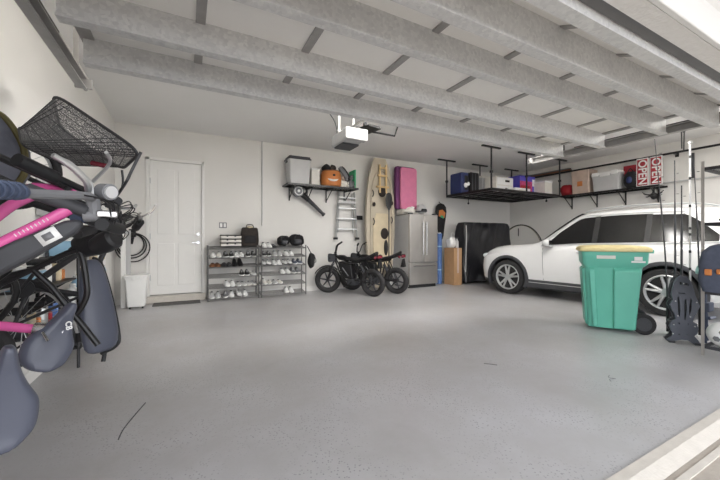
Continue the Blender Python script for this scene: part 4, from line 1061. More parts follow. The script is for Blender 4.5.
def rod(x,y,h,r,mt,label,bands=None,lean=(0,0)):
    r*=1.5; t=thing('fishing_rod',label,'fishing rod',(x,y,.03),group='rods standing by the metal shelf')
    dx,dy=lean
    B().tube([(0,0,.30),(dx*.3,dy*.3,.30+(h-.3)*.4),(dx,dy,h)],[r,r*.8,r*.45],n=8,smooth=6).build('rod_blank',mt,t)
    B().cyl((0,0,0),(0,0,.34),r*1.7,n=12).build('grip',bands or 'black',t)
    for k in range(5):
        f=.35+.14*k; B().torus((dx*f*.8,dy*f*.8-.012-r,.3+(h-.3)*f),.012,.002,'Z',n=12,k=5).build('line_guide','darksteel',t)
    return t
rod(5.12,1.79,2.32,.007,'darksteel','thin dark rod, leftmost of rods, its tip leaning left',None,(-.13,.08))
rod(5.17,1.74,2.05,.009,'darkgrey','dark rod with pink foregrip second from left among the rods','red',(-.02,0))
rod(5.22,1.70,1.75,.010,'darksteel','short dark rod between pink gripped rod and white banded rod')
rod(5.26,1.55,2.05,.007,'darkgrey','thin dark rod just left of the perforated shelf post',None,(-.02,.05))
wr=thing('banded_pole','white pole with black bands standing upright among the fishing rods','pole',(5.17,1.61,.03))
B().cyl((0,0,0),(0,0,2.22),.010).build('pole_shaft','lightgrey',wr)
for z in (.75,.95,1.15,1.22,1.48,1.80,2.05): B().cyl((0,0,z),(0,0,z+.03),.0115).build('black_band','black',wr)
B().cyl((0,0,2.22),(0,0,2.24),.02).build('pole_tip','lightgrey',wr)

# ================================================================ metal shelf unit on the right
su=thing('metal_shelf_unit','grey perforated metal shelf unit at right edge full of gear','shelf unit',(4.50,.98,0))
PX,PY=1.0,.33
for x in (0,PX):
    for y in (0,PY):
        m=B(); m.bx(x-.004 if x else -.030,x+.030 if x else .004,y-.003,y+.003,0,1.90)
        m.bx(x-.022 if x==0 else x+.019, x-.019 if x==0 else x+.022, y-.02,y+.003,0,1.90)
        m.build('post','steel',su)
        hm=B()
        for k in range(44): hm.box(((x-.009 if x==0 else x+.009),y-.0035,.06+k*.042),(.008,.002,.022))
        hm.build('post_slots','black',su)
for z in (.10,.63,1.30,1.84):
    m=B().bx(-.02,PX+.02,-.01,0,z-.03,z).bx(-.02,PX+.02,PY-.01,PY,z-.03,z).bx(-.02,-.01,0,PY,z-.03,z).bx(PX+.01,PX+.02,0,PY,z-.03,z)
    for i in range(26): m.bx(-.01+i*.04,-.006+i*.04,0,PY,z-.008,z-.004)
    for i in range(5): m.bx(-.01,PX+.01,.03+i*.065,.034+i*.065,z-.012,z-.008)
    m.build('wire_shelf','black' if z>1 else 'darkgrey',su)
t=thing('cooler_bag','slate blue soft bag with orange tag and mint disc on the shelf unit','bag',(4.69,1.17,.632))
B().loft([[Vector((x,y+.01*math.sin(9*z),z)) for x,y in rrect(-w,w,-d,d,.06,k=6)] for z,w,d in ((0,.28,.13),(.12,.30,.15),(.22,.29,.14),(.24,.295,.15),(.38,.28,.14),(.44,.24,.10),(.46,.18,.06))]).build('bag_body','bagblue',t,)
B().tube([(-.24,-.10,.40),(-.30,-.12,.30),(-.28,-.14,.2),(-.26,-.13,.16)],.014,n=8,smooth=4).tube([(-.29,-.02,.24),(.0,-.165,.26),(.29,-.02,.24)],.010,n=6,smooth=5).build('strap','greyblue',t)
B().box((-.295,.07,.19),(.03,.05,.06)).box((-.30,-.02,.20),(.02,.07,.05)).build('orange_tag','orange',t,bevel=.008)
B().cyl((-.20,.145,.20),(-.20,.175,.205),.045,n=24).cyl((-.303,-.09,.20),(-.32,-.09,.20),.04,n=24).build('mint_disc','teal',t)
tag(B().blob((0,0,.05),(.05,.05,.05)).cyl((0,0,.09),(0,0,.15),.02).build('small_bottle','red',loc=(4.68,1.17,1.085)),'small red topped bottle lying on the slate blue bag','bottle')
t=thing('ball','white ball with grey patches on lowest shelf of metal shelf unit','ball',(4.575,1.19,.105)); t['label']='white ball with grey patches on the lowest wire shelf of the unit'
B().blob((0,0,.115),(.115,.115,.115),n=28,m=18).build('ball_skin','white',t)
m=B()
for a,b_ in ((3.4,.3),(3.9,-.5),(4.6,.4),(3.0,-.3),(4.3,1.0),(5.3,-.2)):
    d=Vector((math.cos(a)*math.cos(b_),math.sin(a)*math.cos(b_),math.sin(b_)))
    m.cyl(Vector((0,0,.115))+d*.107,Vector((0,0,.115))+d*.1155,.03,.028,n=6)
m.build('patch','midgrey',t)
t=thing('black_hose','black coiled hose on the upper wire shelf of the unit','hose',(4.72,1.13,1.302))
B().torus((0,0,.03),.11,.014,'Z').torus((.01,0,.06),.10,.014,'Z').torus((0,.01,.09),.09,.014,'Z').build('hose_coil','black',t)
for k,(x,mt,lb) in enumerate(((4.60,'blue','blue jar'),(4.74,'lightgrey','pale grey jar'),(4.90,'red','red jar'))):
    t=thing('jar',f'{lb} on the second wire shelf from the floor, under the slate blue bag','jar',(x,1.12,.305+0.0),group=None)
    t.location.z=.105
    if k==0: t.location=(4.90,1.14,.105)
    if k==1: t.location=(5.05,1.14,.105)
    if k==2: t.location=(5.22,1.14,.105)
    t['label']=f'{lb} on the lowest wire shelf of the unit right of the white ball'
    B().lathe([(.05,0),(.055,.02),(.055,.16),(.04,.18)]).build('jar_body',mt,t); B().cyl((0,0,.18),(0,0,.21),.045).build('jar_lid','white',t)
t=thing('folded_chair','grey folded frame of square bars leaning between rod plate and post','folding frame',(5.0,1.42,0)); t.name='folding_frame'
B().tube([(-.05,0,.02),(.02,.02,.55),(.05,.02,.72)],.016,n=6).tube([(.10,.03,.02),(.04,.03,.60)],.016,n=6).tube([(-.10,-.02,.12),(.18,.0,.18)],.018,n=6).tube([(-.10,-.04,.30),(.2,.0,.27)],.018,n=6).build('frame_bars','greyblue',t)
B().box((.04,0,.40),(.14,.05,.10)).build('seat_cloth','bagblue',t,bevel=.01)
# ================================================================ bicycles hanging upright on the left wall
def saddle(parent,loc,rz,tilt,roll=0,mt='saddle',L=.27,W=.17,logo=None,rail=True):
    """nose up (+z), top facing +x of the turned frame"""
    T=Matrix.Translation(loc)@Matrix.Rotation(rz,4,'Z')@Matrix.Rotation(tilt,4,'Y')@Matrix.Rotation(roll,4,'X')
    m=B(); rings=[]
    for i in range(17):
        s_=i/16; z=-L/2+L*s_
        w = W/2*(math.sin(PI*min(1,s_*1.1+.16))**.5 if s_<.42 else 1)
        if s_>=.42: w=W/2*(.24+.74*(1-(s_-.42)/.58)**2.0)
        if s_<.10: w*=.55+4.5*s_
        if s_>.93: w*=1-(s_-.93)*7
        th=.052*(1-.25*s_); dip=-.012*math.sin(PI*s_)
        ring=[]
        for k in range(16):
            a=2*PI*k/16; x=th*math.sin(a) if math.sin(a)>0 else .6*th*math.sin(a)
            g=-.008 if abs(math.cos(a))<.25 and math.sin(a)>0 and .1<s_<.8 else 0
            ring.append(Vector((x*.8+dip+g,w*math.copysign(abs(math.cos(a))**.75,math.cos(a)),z)))
        rings.append(ring)
    m.loft(rings,T=T); o=m.build('saddle',mt,parent,sub=1)
    m=B()
    for sy in (-1,1): m.tube([(-.02,sy*.012,L*.40),(-.05,sy*.02,L*.15),(-.055,sy*.022,-L*.12),(-.03,sy*.04,-L*.38)],.0045,n=6,smooth=4,T=T)
    m.box((-.055,0,0),(.03,.05,.04),T=T).build('saddle_rails','chrome',o)
    if logo:
        text_mesh('saddle_mark',logo,.026,'white',o,(T@Vector((.040,.008,.045))),((T.to_3x3().to_4x4())@Euler((PI/2,0,PI/2)).to_matrix().to_4x4()@Matrix.Rotation(math.radians(-60),4,'Z')).to_euler(),.002,.0006)
    return o
def spoked_wheel(parent,c,R_,rz=0,r=.022,spokes=20):
    T=Matrix.Translation(c)@Matrix.Rotation(rz,4,'Z')
    w=B().torus((0,0,0),R_-r,r,'Y',n=44,k=10,T=T).build('tyre','rubber',parent)
    m=B().torus((0,0,0),R_-2.2*r,.009,'Y',n=40,k=6,T=T).cyl((0,-.035,0),(0,.035,0),.022,T=T)
    for k in range(spokes):
        a=2*PI*k/spokes; m.cyl((.02*math.cos(a+.5),(.02 if k%2 else -.02),.02*math.sin(a+.5)),((R_-2*r)*math.cos(a),0,(R_-2*r)*math.sin(a)),.0016,n=4,T=T)
    m.build('rim_and_spokes','alu',w); return w
def W(t,u,l,z): return Vector((u,l,z))

# ---- bike A: pink frame, nearest
Xw=XL
bA=thing('bicycle','pink bicycle hanging nose up on the left wall, nearest the camera','bicycle',(Xw,1.20,0),group='bicycles hanging on the left wall')
q=lambda X,Y,Z:(X-Xw,Y-1.20,Z)
spoked_wheel(bA,(.26,0,1.50),.25); spoked_wheel(bA,(.26,0,.43),.25)
B().tube([q(-.275,1.20,1.228),q(-.353,1.20,1.173),q(-.43,1.20,1.12),q(-.55,1.20,1.03),q(-.80,1.20,.80)],.015,n=14,smooth=6).build('down_tube','pink',bA)
B().tube([q(-.80,1.2,.80),q(-.62,1.2,.765),q(-.50,1.2,.76)],.017,n=12,smooth=4).tube([q(-.80,1.2,.80),q(-.83,1.14,.43)],.010,n=8).tube([q(-.80,1.2,.80),q(-.83,1.26,.43)],.010,n=8).tube([q(-.60,1.2,.765),q(-.83,1.14,.43)],.008,n=8).tube([q(-.60,1.2,.765),q(-.83,1.26,.43)],.008,n=8).build('rear_frame','pink',bA)
B().tube([q(-.50,1.2,.76),q(-.44,1.2,.755)],.014,n=12).cyl(q(-.51,1.2,.76),q(-.48,1.2,.76),.024).build('seat_post','chrome',bA)
# battery beam under the down tube
a_=Vector(q(-.265,1.205,1.182)); b_=Vector(q(-.50,1.205,1.030)); d_=(b_-a_).normalized(); n_=Vector((d_.z,0,-d_.x))
m=B()
for k,(hw,hn) in enumerate(((.022,.018),(.03,.034),(.03,.036),(.03,.034),(.022,.02))):
    pass
rings=[]
for f,hn,hy in ((0,.008,.014),(.10,.020,.022),(.5,.028,.026),(.92,.030,.026),(1,.018,.02)):
    c_=a_+(b_-a_)*f; rings.append([c_+n_*hn*sx+Vector((0,hy*sy,0)) for sx,sy in ((-1,-1),(1,-1),(1,1),(-1,1))])
B().loft(rings).build('battery_case','darkgrey',bA,bevel=.008)
fr_=[c_ for c_ in (a_+(b_-a_)*.19,a_+(b_-a_)*.36)]
m=B(); m.add([p+n_*h_*.018+Vector((0,-.0285,0)) for p in fr_ for h_ in (-1,1)],[(0,1,3,2)]); m.build('white_sticker','white',bA,solid=.001)
m=B(); m.add([p+n_*h_*.009+Vector((0,-.030,0)) for p in (a_+(b_-a_)*.24,a_+(b_-a_)*.32) for h_ in (-1,1)],[(0,1,3,2)]); m.build('sticker_print','midgrey',bA,solid=.001)
# frame lettering as short white strokes is not legible in the photo: built as small dashes
m=B()
tA=Vector(q(-.325,1.20,1.193)); tB=Vector(q(-.42,1.20,1.127)); dd_=(tB-tA).normalized(); nn_=Vector((dd_.z,0,-dd_.x))
for k in range(9):
    c_=tA+(tB-tA)*(k/9*.75+.1)+Vector((0,-.0145,0)); m.tube([c_-nn_*.004,c_+nn_*.004],.0013,n=4)
m.build('frame_marks','white',bA)
# head, fork, handlebar A
B().cyl(q(-.25,1.20,1.21),q(-.38,1.20,1.265),.019).build('head_tube','darkgrey',bA)
m=B()
for s_ in (-1,1): m.tube([q(-.40,1.20+.05*s_,1.27),q(-.60,1.20+.055*s_,1.38),q(-.84,1.2+.055*s_,1.50)],.010,n=8)
m.tube([q(-.38,1.2,1.262),q(-.40,1.2,1.27)],.016).tube([q(-.40,1.14,1.27),q(-.40,1.26,1.27)],.012); m.build('fork','black',bA)
B().cyl(q(-.26,1.20,1.20),q(-.225,1.20,1.20),.017).tube([q(-.235,1.2,1.20),q(-.24,1.2,1.25)],.017).build('stem','midgrey',bA)
B().box(q(-.215,1.24,1.205),(.05,.11,.02),rz=.2).build('light_mount','chrome',bA,bevel=.004)
B().cyl(q(-.215,1.18,1.175),q(-.19,1.30,1.165),.018,n=14).build('display_grip','black',bA)
B().tube([q(-.33,.88,1.225),q(-.31,.98,1.232),q(-.25,1.12,1.248),q(-.24,1.2,1.25),q(-.25,1.28,1.245),q(-.30,1.42,1.215),q(-.32,1.52,1.20)],.0115,n=10,smooth=5).build('handlebar','midgrey',bA)
for y0,y1 in ((.85,.965),(1.44,1.54)):
    dz_=.018 if y0<1 else 0; g=B().cyl(q(-.335+.0,y0,1.205+dz_),q(-.315,y1,1.215+dz_),.017,n=16)
    for k in range(5): g.torus(q(-.33+.003*k,y0+.012+.022*k,1.207+dz_+.002*k),.017,.003,'Y',n=16,k=6)
    g.build('grip','greyblue',bA)
B().tube([q(-.25,1.20,1.262),q(-.245,1.16,1.29),q(-.27,1.13,1.325),q(-.30,1.10,1.345)],[.007,.009,.010,.007],n=8,smooth=4).build('brake_lever','alu',bA); B().tube([q(-.245,1.22,1.262),q(-.25,1.21,1.30),q(-.28,1.18,1.33)],.006,n=6,smooth=4).build('shift_lever','alu',bA); B().tube([q(-.285,1.34,1.235),q(-.255,1.40,1.26),q(-.26,1.46,1.27)],.007,n=6,smooth=4).build('brake_lever','chrome',bA)
B().cyl(q(-.225,1.235,1.275),q(-.20,1.21,1.272),.024,n=24).build('bell','midgrey',bA)
B().cyl(q(-.202,1.212,1.272),q(-.196,1.206,1.271),.018,n=24).build('bell_cap','lightgrey',bA)
m=B()
for k in range(4):
    m.tube([q(-.27+.01*k,1.10+.05*k,1.25),q(-.205+.005*k,1.14+.04*k,1.24),q(-.20,1.2,1.19-.01*k),q(-.26,1.21,1.18)],.0022,n=5,smooth=8)
m.build('brake_cable','black',bA)
saddle(bA,q(-.425,1.205,.715),math.radians(-66),math.radians(4),roll=math.radians(-3),L=.28,W=.145)
B().tube([q(-.80,1.2,.80),q(-.78,1.06,.80)],.010).tube([q(-.78,1.06,.80),q(-.68,1.05,.93)],.009).box(q(-.68,1.0,.935),(.06,.09,.02)).build('crank','darksteel',bA)

# ---- bike B: pink, with wire basket
bB=thing('bicycle','pink curved frame bicycle with front wire basket, second on the left wall','bicycle',(Xw,1.66,0),group='bicycles hanging on the left wall')
bB['label']='pink step-through bicycle carrying dark wire basket, second on the left wall'
q=lambda X,Y,Z:(X-Xw,Y-1.66,Z)
spoked_wheel(bB,(.22,0,1.56),.21); spoked_wheel(bB,(.22,0,.50),.21)
B().tube([q(-.40,1.64,1.30),q(-.47,1.64,1.305),q(-.52,1.64,1.285),q(-.59,1.64,1.225),q(-.70,1.64,1.08),q(-.80,1.66,.86)],.019,n=14,smooth=6).build('curved_frame_tube','pink',bB)
B().tube([q(-.35,1.64,1.315),q(-.50,1.64,1.33),q(-.54,1.64,1.29)],.012,n=8,smooth=4).build('top_tube','pink',bB)
B().tube([q(-.80,1.66,.86),q(-.62,1.66,.825),q(-.50,1.66,.795)],.017,n=12,smooth=4).tube([q(-.80,1.66,.86),q(-.88,1.60,.50)],.010).tube([q(-.80,1.66,.86),q(-.88,1.72,.50)],.010).tube([q(-.62,1.66,.825),q(-.88,1.60,.50)],.008).tube([q(-.62,1.66,.825),q(-.88,1.72,.50)],.008).build('rear_frame','pink',bB)
B().cyl(q(-.505,1.66,.796),q(-.47,1.66,.79),.026).tube([q(-.50,1.66,.795),q(-.42,1.66,.775)],.014).tube([q(-.47,1.62,.79),q(-.45,1.60,.76)],.005).build('seat_clamp','chrome',bB)
m=B()
for s_ in (-1,1): m.tube([q(-.40,1.66+.05*s_,1.33),q(-.60,1.66+.055*s_,1.43),q(-.88,1.66+.055*s_,1.56)],.013,n=8)
m.tube([q(-.40,1.61,1.33),q(-.40,1.71,1.33)],.015).cyl(q(-.30,1.66,1.28),q(-.40,1.66,1.33),.021); m.build('fork','black',bB)
B().tube([q(-.42,1.36,1.355),q(-.33,1.50,1.31),q(-.27,1.60,1.27),q(-.26,1.72,1.26),q(-.30,1.84,1.235),q(-.33,1.94,1.20)],.012,n=10,smooth=5).build('handlebar','blackpaint',bB)
for p0,p1 in ((q(-.44,1.32,1.365),q(-.38,1.42,1.335)),(q(-.31,1.86,1.225),q(-.35,1.99,1.185))):
    B().cyl(p0,p1,.020,n=16).build('grip','black',bB)
B().tube([q(-.30,1.50,1.34),q(-.24,1.44,1.40),q(-.24,1.38,1.425)],.006,n=6,smooth=4).build('brake_lever','alu',bB); B().tube([q(-.27,1.80,1.27),q(-.225,1.87,1.28),q(-.22,1.94,1.30)],.007,n=6,smooth=4).build('brake_lever','alu',bB)
B().lathe([(.035,-.04),(.042,.0),(.04,.04),(.03,.05)],(0,0,0),n=20,axis='X',T=Matrix.Translation(q(-.285,1.62,1.12))@Matrix.Rotation(-.5,4,'Y')@Matrix.Rotation(-.5,4,'Z')).build('front_lamp','black',bB)
m=B()
for k in range(3): m.tube([q(-.29,1.56+.07*k,1.27),q(-.235-.01*k,1.62+.04*k,1.23),q(-.25,1.65,1.19),q(-.33,1.655,1.22)],.0025,n=5,smooth=8)
m.build('brake_cable','black',bB)
saddle(bB,q(-.443,1.655,.765),math.radians(-58),math.radians(0),roll=math.radians(-24),L=.26,W=.16,logo='CB')
B().tube([q(-.80,1.66,.86),q(-.78,1.52,.86)],.010).box(q(-.72,1.48,.97),(.06,.09,.02)).tube([q(-.78,1.52,.86),q(-.72,1.53,.97)],.009).build('crank','darksteel',bB)
# basket: tapered wire basket, open side away from the wall
def pt(px,py,t): return CAMP(px,py,t)
def CAMP(px,py,t):
    d=FW+RT*((px-360)/FPX); return Vector((d.x*t,d.y*t,CAM_H+(240-py)/FPX*t))
o_=Vector((Xw,1.66,0))
rim=[CAMP(52,92,1.32)-o_,CAMP(141,152,1.22)-o_,CAMP(122,170,1.48)-o_,CAMP(60,128,1.62)-o_]
bot=[CAMP(18,126,1.36)-o_,CAMP(22,146,1.26)-o_,CAMP(70,168,1.40)-o_,CAMP(46,138,1.58)-o_]
# rounded loops
def loop(c4,k=6,r=.22):
    out=[]
    for i in range(4):
        a,b_,c_=c4[i-1],c4[i],c4[(i+1)%4]
        p0=b_+(a-b_)*r; p1=b_+(c_-b_)*r
        for j in range(k+1):
            t=j/k; out.append(p0*(1-t)**2+b_*2*t*(1-t)+p1*t*t)
    return out
R1=loop(rim); R0=loop(bot)
rings=[[R0[i]+(R1[i]-R0[i])*f for i in range(len(R1))] for f in [k/8 for k in range(9)]]
m=B(); m.loft(rings,cap=False); cN=len(R0); 
m.add([p for p in R0],[tuple(range(cN))])
bk_=m.build('basket','wire',bB)
m=B().tube(R1,.006,closed=True,n=8).tube(R0,.004,closed=True,n=6)
m.build('basket_rim','darksteel',bk_)
m=B()
for f in [k/9 for k in range(1,9)]:
    m.tube([R0[i]+(R1[i]-R0[i])*f for i in range(cN)],.0016,closed=True,n=4)
for i in range(0,cN): m.tube([R0[i],R1[i]],.0016,n=4)
m.build('basket_wires','darksteel',bk_)
m=B().tube([rim[1],rim[1]+Vector((-.03,.01,-.07)),rim[1]+Vector((-.05,.01,-.12)),Vector(q(-.28,1.68,1.27))],.005,n=6,smooth=4).tube([rim[2],rim[2]+Vector((.0,0,-.08)),Vector(q(-.30,1.72,1.28))],.005,n=6,smooth=4)
m.build('basket_bracket','darksteel',bB)
B().tube([CAMP(92,163,1.35)-o_,CAMP(106,166,1.35)-o_],.010,n=10).build('reflector','redlens',bB)

m=B()
for k in range(3): m.tube([q(-.26,1.70+.04*k,1.27),q(-.225+.006*k,1.76+.03*k,1.30-.012*k),q(-.235,1.86,1.27-.01*k),q(-.31,1.90,1.22)],.0026,n=5,smooth=8)
m.build('shift_cable','darksteel',bB)
B().box(q(-.285,1.80,1.245),(.05,.07,.03),rz=.3).build('shifter','black',bB,bevel=.008)
B().cyl(q(-.275,1.735,1.275),q(-.262,1.71,1.30),.022,n=18).build('bell','darkgrey',bB)
# ---- bike C: black moped style with long seat
bC=thing('bicycle','black tube frame bicycle with long grey seat, third on the left wall','bicycle',(Xw,2.08,0),group='bicycles hanging on the left wall')
q=lambda X,Y,Z:(X-Xw,Y-2.08,Z)
qf=lambda X,Y,Z:(X*.968-Xw,Y*.968-2.08,1.13+(Z-1.13)*.968)
spoked_wheel(bC,(.21,0,1.40),.20,r=.03); spoked_wheel(bC,(.21,0,.60),.20,r=.03)
B().tube([qf(-.74,2.05,.93),qf(-.62,2.05,1.0),qf(-.49,2.05,1.075),qf(-.455,2.05,1.06),qf(-.435,2.05,.93),qf(-.435,2.05,.85),qf(-.47,2.05,.775),qf(-.50,2.06,.75)],.013,n=10,smooth=6).build('rear_loop','blackpaint',bC)
B().tube([qf(-.74,2.05,.93),qf(-.63,2.05,.995),qf(-.50,2.05,.80),qf(-.385,2.03,.615)],.013,n=10,smooth=2).tube([qf(-.60,2.05,.96),qf(-.49,2.05,.80)],.010).tube([q(-.74,2.05,.93),q(-.84,2.06,.78),q(-.89,2.01,.60)],.014,smooth=4).tube([q(-.70,2.05,.97),q(-.70,2.07,.85),q(-.89,2.13,.60)],.013,smooth=4).build('main_frame','blackpaint',bC)
B().tube([q(-.49,2.05,1.075),q(-.40,2.05,1.17)],.018).tube([q(-.74,2.05,.93),q(-.62,2.06,1.16),q(-.42,2.05,1.19)],.014,smooth=4).build('front_frame','blackpaint',bC)
m=B()
for s_ in (-1,1): m.tube([q(-.42,2.08+.06*s_,1.22),q(-.89,2.08+.065*s_,1.40)],.016)
m.tube([q(-.42,2.02,1.22),q(-.42,2.14,1.22)],.016); m.build('fork','black',bC)
# long seat
T=Matrix.Translation(q(-.410,2.13,.80))@Matrix.Rotation(math.radians(-40),4,'Z')@Matrix.Rotation(math.radians(-9),4,'Y')
rings=[]
for z,w,d in ((-.245,.03,.01),(-.235,.075,.025),(-.19,.10,.035),(0,.088,.035),(.16,.065,.03),(.215,.045,.025),(.235,.02,.01)):
    rings.append([Vector((d*math.sin(a),w*math.copysign(abs(math.cos(a))**.7,math.cos(a)),z)) for a in [2*PI*k/16 for k in range(16)]])
B().loft(rings,T=T).build('long_seat','saddle',bC,sub=1)
B().tube([T@Vector((-.01,w*1.0,z)) for w,z in ((.02,.24),(.05,.222),(.07,.16),(.094,0),(.106,-.19),(.08,-.24),(.0,-.252))],.009,n=8,smooth=5).build('seat_edge','black',bC)
B().tube([T@Vector((-.02,.04,-.22)),T@Vector((-.03,.03,-.27)),T@Vector((-.03,.02,-.30))],.010).build('rear_lamp_stub','black',bC)
B().tube([q(-.40,1.78,1.16),q(-.34,1.92,1.20),q(-.32,2.08,1.22),q(-.34,2.24,1.20),q(-.38,2.38,1.17)],.012,n=10,smooth=5).build('handlebar','blackpaint',bC)
for p0,p1 in ((q(-.40,1.74,1.155),q(-.37,1.86,1.18)),(q(-.37,2.28,1.18),q(-.36,2.42,1.15))): B().cyl(p0,p1,.021,n=14).build('grip','rubber',bC)
B().lathe([(.05,-.07),(.062,-.03),(.065,.03),(.058,.05),(.03,.052)],(0,0,0),n=24,axis='X',T=Matrix.Translation(q(-.395,2.0,1.125))@Matrix.Rotation(-.45,4,'Z')@Matrix.Rotation(-.45,4,'Y')).build('headlamp','black',bC)
m=B()
for k in range(3): m.tube([q(-.34,1.98+.07*k,1.20),q(-.29+.01*k,2.0+.05*k,1.17),q(-.31,2.05,1.12),q(-.42,2.06,1.12)],.0025,n=5,smooth=8)
m.build('brake_cable','black',bC)
m=B()
for k in range(3): m.tube([q(-.33,2.05+.05*k,1.21),q(-.27-.01*k,2.10+.04*k,1.27-.01*k),q(-.24,2.2,1.27-.01*k),q(-.30,2.28,1.20)],.0028,n=5,smooth=8)
m.tube([q(-.30,1.95,1.21),q(-.30,2.0,1.27),q(-.36,2.06,1.30)],.006,n=6,smooth=4)
m.build('shift_cable','darksteel',bC)
B().box(q(-.33,2.20,1.215),(.06,.07,.035),rz=.3).build('switch_box','black',bC,bevel=.01)
B().cyl(q(-.30,1.90,1.205),q(-.30,1.97,1.215),.026,n=16).build('throttle','darkgrey',bC)
B().tube([q(-.33,2.20,1.21),q(-.27,2.24,1.24),q(-.24,2.30,1.29)],.007,n=6,smooth=4).build('brake_lever','chrome',bC)
o=B().tube([q(-.50,2.08,.80),q(-.478,2.11,.66)],.010).build('kickstand','alu',bC); B().cyl(q(-.478,2.11,.67),q(-.474,2.115,.625),.014,.02).build('kickstand_foot','black',o)
# ---- bike D
bD=thing('bicycle','dark bicycle farthest along the left wall, mostly behind the black frame','bicycle',(Xw,2.55,0),group='bicycles hanging on the left wall')
q=lambda X,Y,Z:(X-Xw,Y-2.55,Z)
spoked_wheel(bD,(.23,0,1.52),.22); spoked_wheel(bD,(.26,0,.66),.25)
B().tube([q(-.36,2.55,1.24),q(-.80,2.55,.86)],.018).tube([q(-.40,2.55,1.20),q(-.55,2.55,.80)],.015).tube([q(-.80,2.55,.86),q(-.45,2.55,.77)],.016).tube([q(-.80,2.55,.86),q(-.84,2.49,.66)],.010).tube([q(-.80,2.55,.86),q(-.84,2.61,.66)],.010).tube([q(-.55,2.55,.80),q(-.84,2.49,.66)],.008).tube([q(-.55,2.55,.80),q(-.84,2.61,.66)],.008).build('frame','darksteel',bD)
m=B()
for s_ in (-1,1): m.tube([q(-.42,2.55+.05*s_,1.28),q(-.87,2.55+.055*s_,1.52)],.013)
m.cyl(q(-.29,2.55,1.26),q(-.43,2.55,1.29),.02).tube([q(-.42,2.5,1.28),q(-.42,2.6,1.28)],.014); m.build('fork','darksteel',bD)
B().tube([q(-.34,2.27,1.21),q(-.28,2.40,1.26),q(-.27,2.55,1.28),q(-.28,2.70,1.27),q(-.31,2.82,1.24)],.012,n=10,smooth=5).build('handlebar','blackpaint',bD)
for p0,p1 in ((q(-.35,2.24,1.20),q(-.31,2.36,1.23)),(q(-.29,2.76,1.255),q(-.33,2.90,1.22))): B().cyl(p0,p1,.027,n=14).build('grip','rubber',bD)
B().tube([q(-.27,2.68,1.29),q(-.22,2.74,1.33),q(-.20,2.80,1.38)],.007,n=6,smooth=4).build('brake_lever','chrome',bD)
saddle(bD,q(-.52,2.55,.76),math.radians(-35),0,mt='black')
B().cyl(q(-.80,2.48,.86),q(-.80,2.47,.86),.05,n=24).tube([q(-.8,2.45,.86),q(-.72,2.43,.98)],.009).box(q(-.72,2.39,.98),(.05,.08,.02)).build('crank','darksteel',bD)
# wall rail with hooks that carries them
hr=thing('bicycle_wall_rack','dark steel rail with hooks on left wall carrying the bicycles','rack',(XL,0,2.0))
B().bx(0,.03,.95,2.85,-.30,-.24).bx(0,.03,.95,2.85,-.02,.04).build('rail','darksteel',hr)
for y,z in ((1.20,1.735),(1.66,1.82),(2.08,1.59),(2.55,1.76)):
    B().tube([(.03,y,.0),(.12,y,.0),(.16,y,-.0+(z-2.0)-.02),(.22,y,(z-2.0)-.01)],.009,n=8,smooth=4).build('hook','black',hr)
# helmet like grey hood with olive edge at far left
hd=thing('grey_hood','rounded grey soft bag with olive piping hanging at left edge by wire basket','bag',tuple(CAMP(-17,181,1.45)))
B().loft([[Vector((.0+w*math.cos(a),w*.8*math.sin(a),z)) for a in [2*PI*k/24 for k in range(24)]] for z,w in ((0,.13),(.05,.155),(.15,.15),(.23,.115),(.29,.07),(.315,.02))]).build('bag_body','hoodgrey',hd)
B().tube([(w*math.cos(-.35),w*.8*math.sin(-.35),z) for z,w in ((0,.135),(.05,.16),(.15,.155),(.23,.12),(.29,.075),(.315,.02))],.013,n=8,smooth=4).build('piping','olive',hd)
B().tube([(-.02,0,.31),(-.15,.0,.34),(-.35,0,.32)],.006).build('hang_loop','black',hd)

# ================================================================ clutter along the left wall
def cat_box(nm,lab,cat,c,d,mt,lid=None,rz=0):
    t=thing(nm,lab,cat,(c[0],c[1],c[2]),rz); w,dd2,h=d[0]/2,d[1]/2,d[2]
    B().bx(-w,w,-dd2,dd2,0,h).build('body',mt,t,bevel=.01)
    if lid: B().bx(-w-.006,w+.006,-dd2-.006,dd2+.006,h,h+.03).build('lid',lid,t,bevel=.006)
    return t
rk2=thing('low_rack','dark wire rack of two shelves standing along the left wall behind bicycles','rack',(XL+.02,3.75,0))
for x in (0.02,.23):
    for y in (0,.9): B().cyl((x,y,0),(x,y,1.02),.012,n=8).build('post','darksteel',rk2)
for z in (.18,.52,.98):
    m=B().bx(0,.25,-.02,.92,z-.012,z); 
    m.build('shelf','darksteel',rk2)
G='things on the low rack behind the bicycles'
cat_box('blue_tub','pale blue tub with white lid on top of the low rack','tub',(-.96,3.92,.981),(.20,.28,.14),'lightblue','white')
cat_box('grey_crate','large grey crate on top of the low rack right of the blue tub','crate',(-.96,4.34,.981),(.22,.50,.20),'midgrey')
cat_box('grey_wall_box','small grey utility box fixed high on the left wall above the low rack','utility box',(-1.035,3.75,1.33),(.12,.26,.34),'lightgrey')
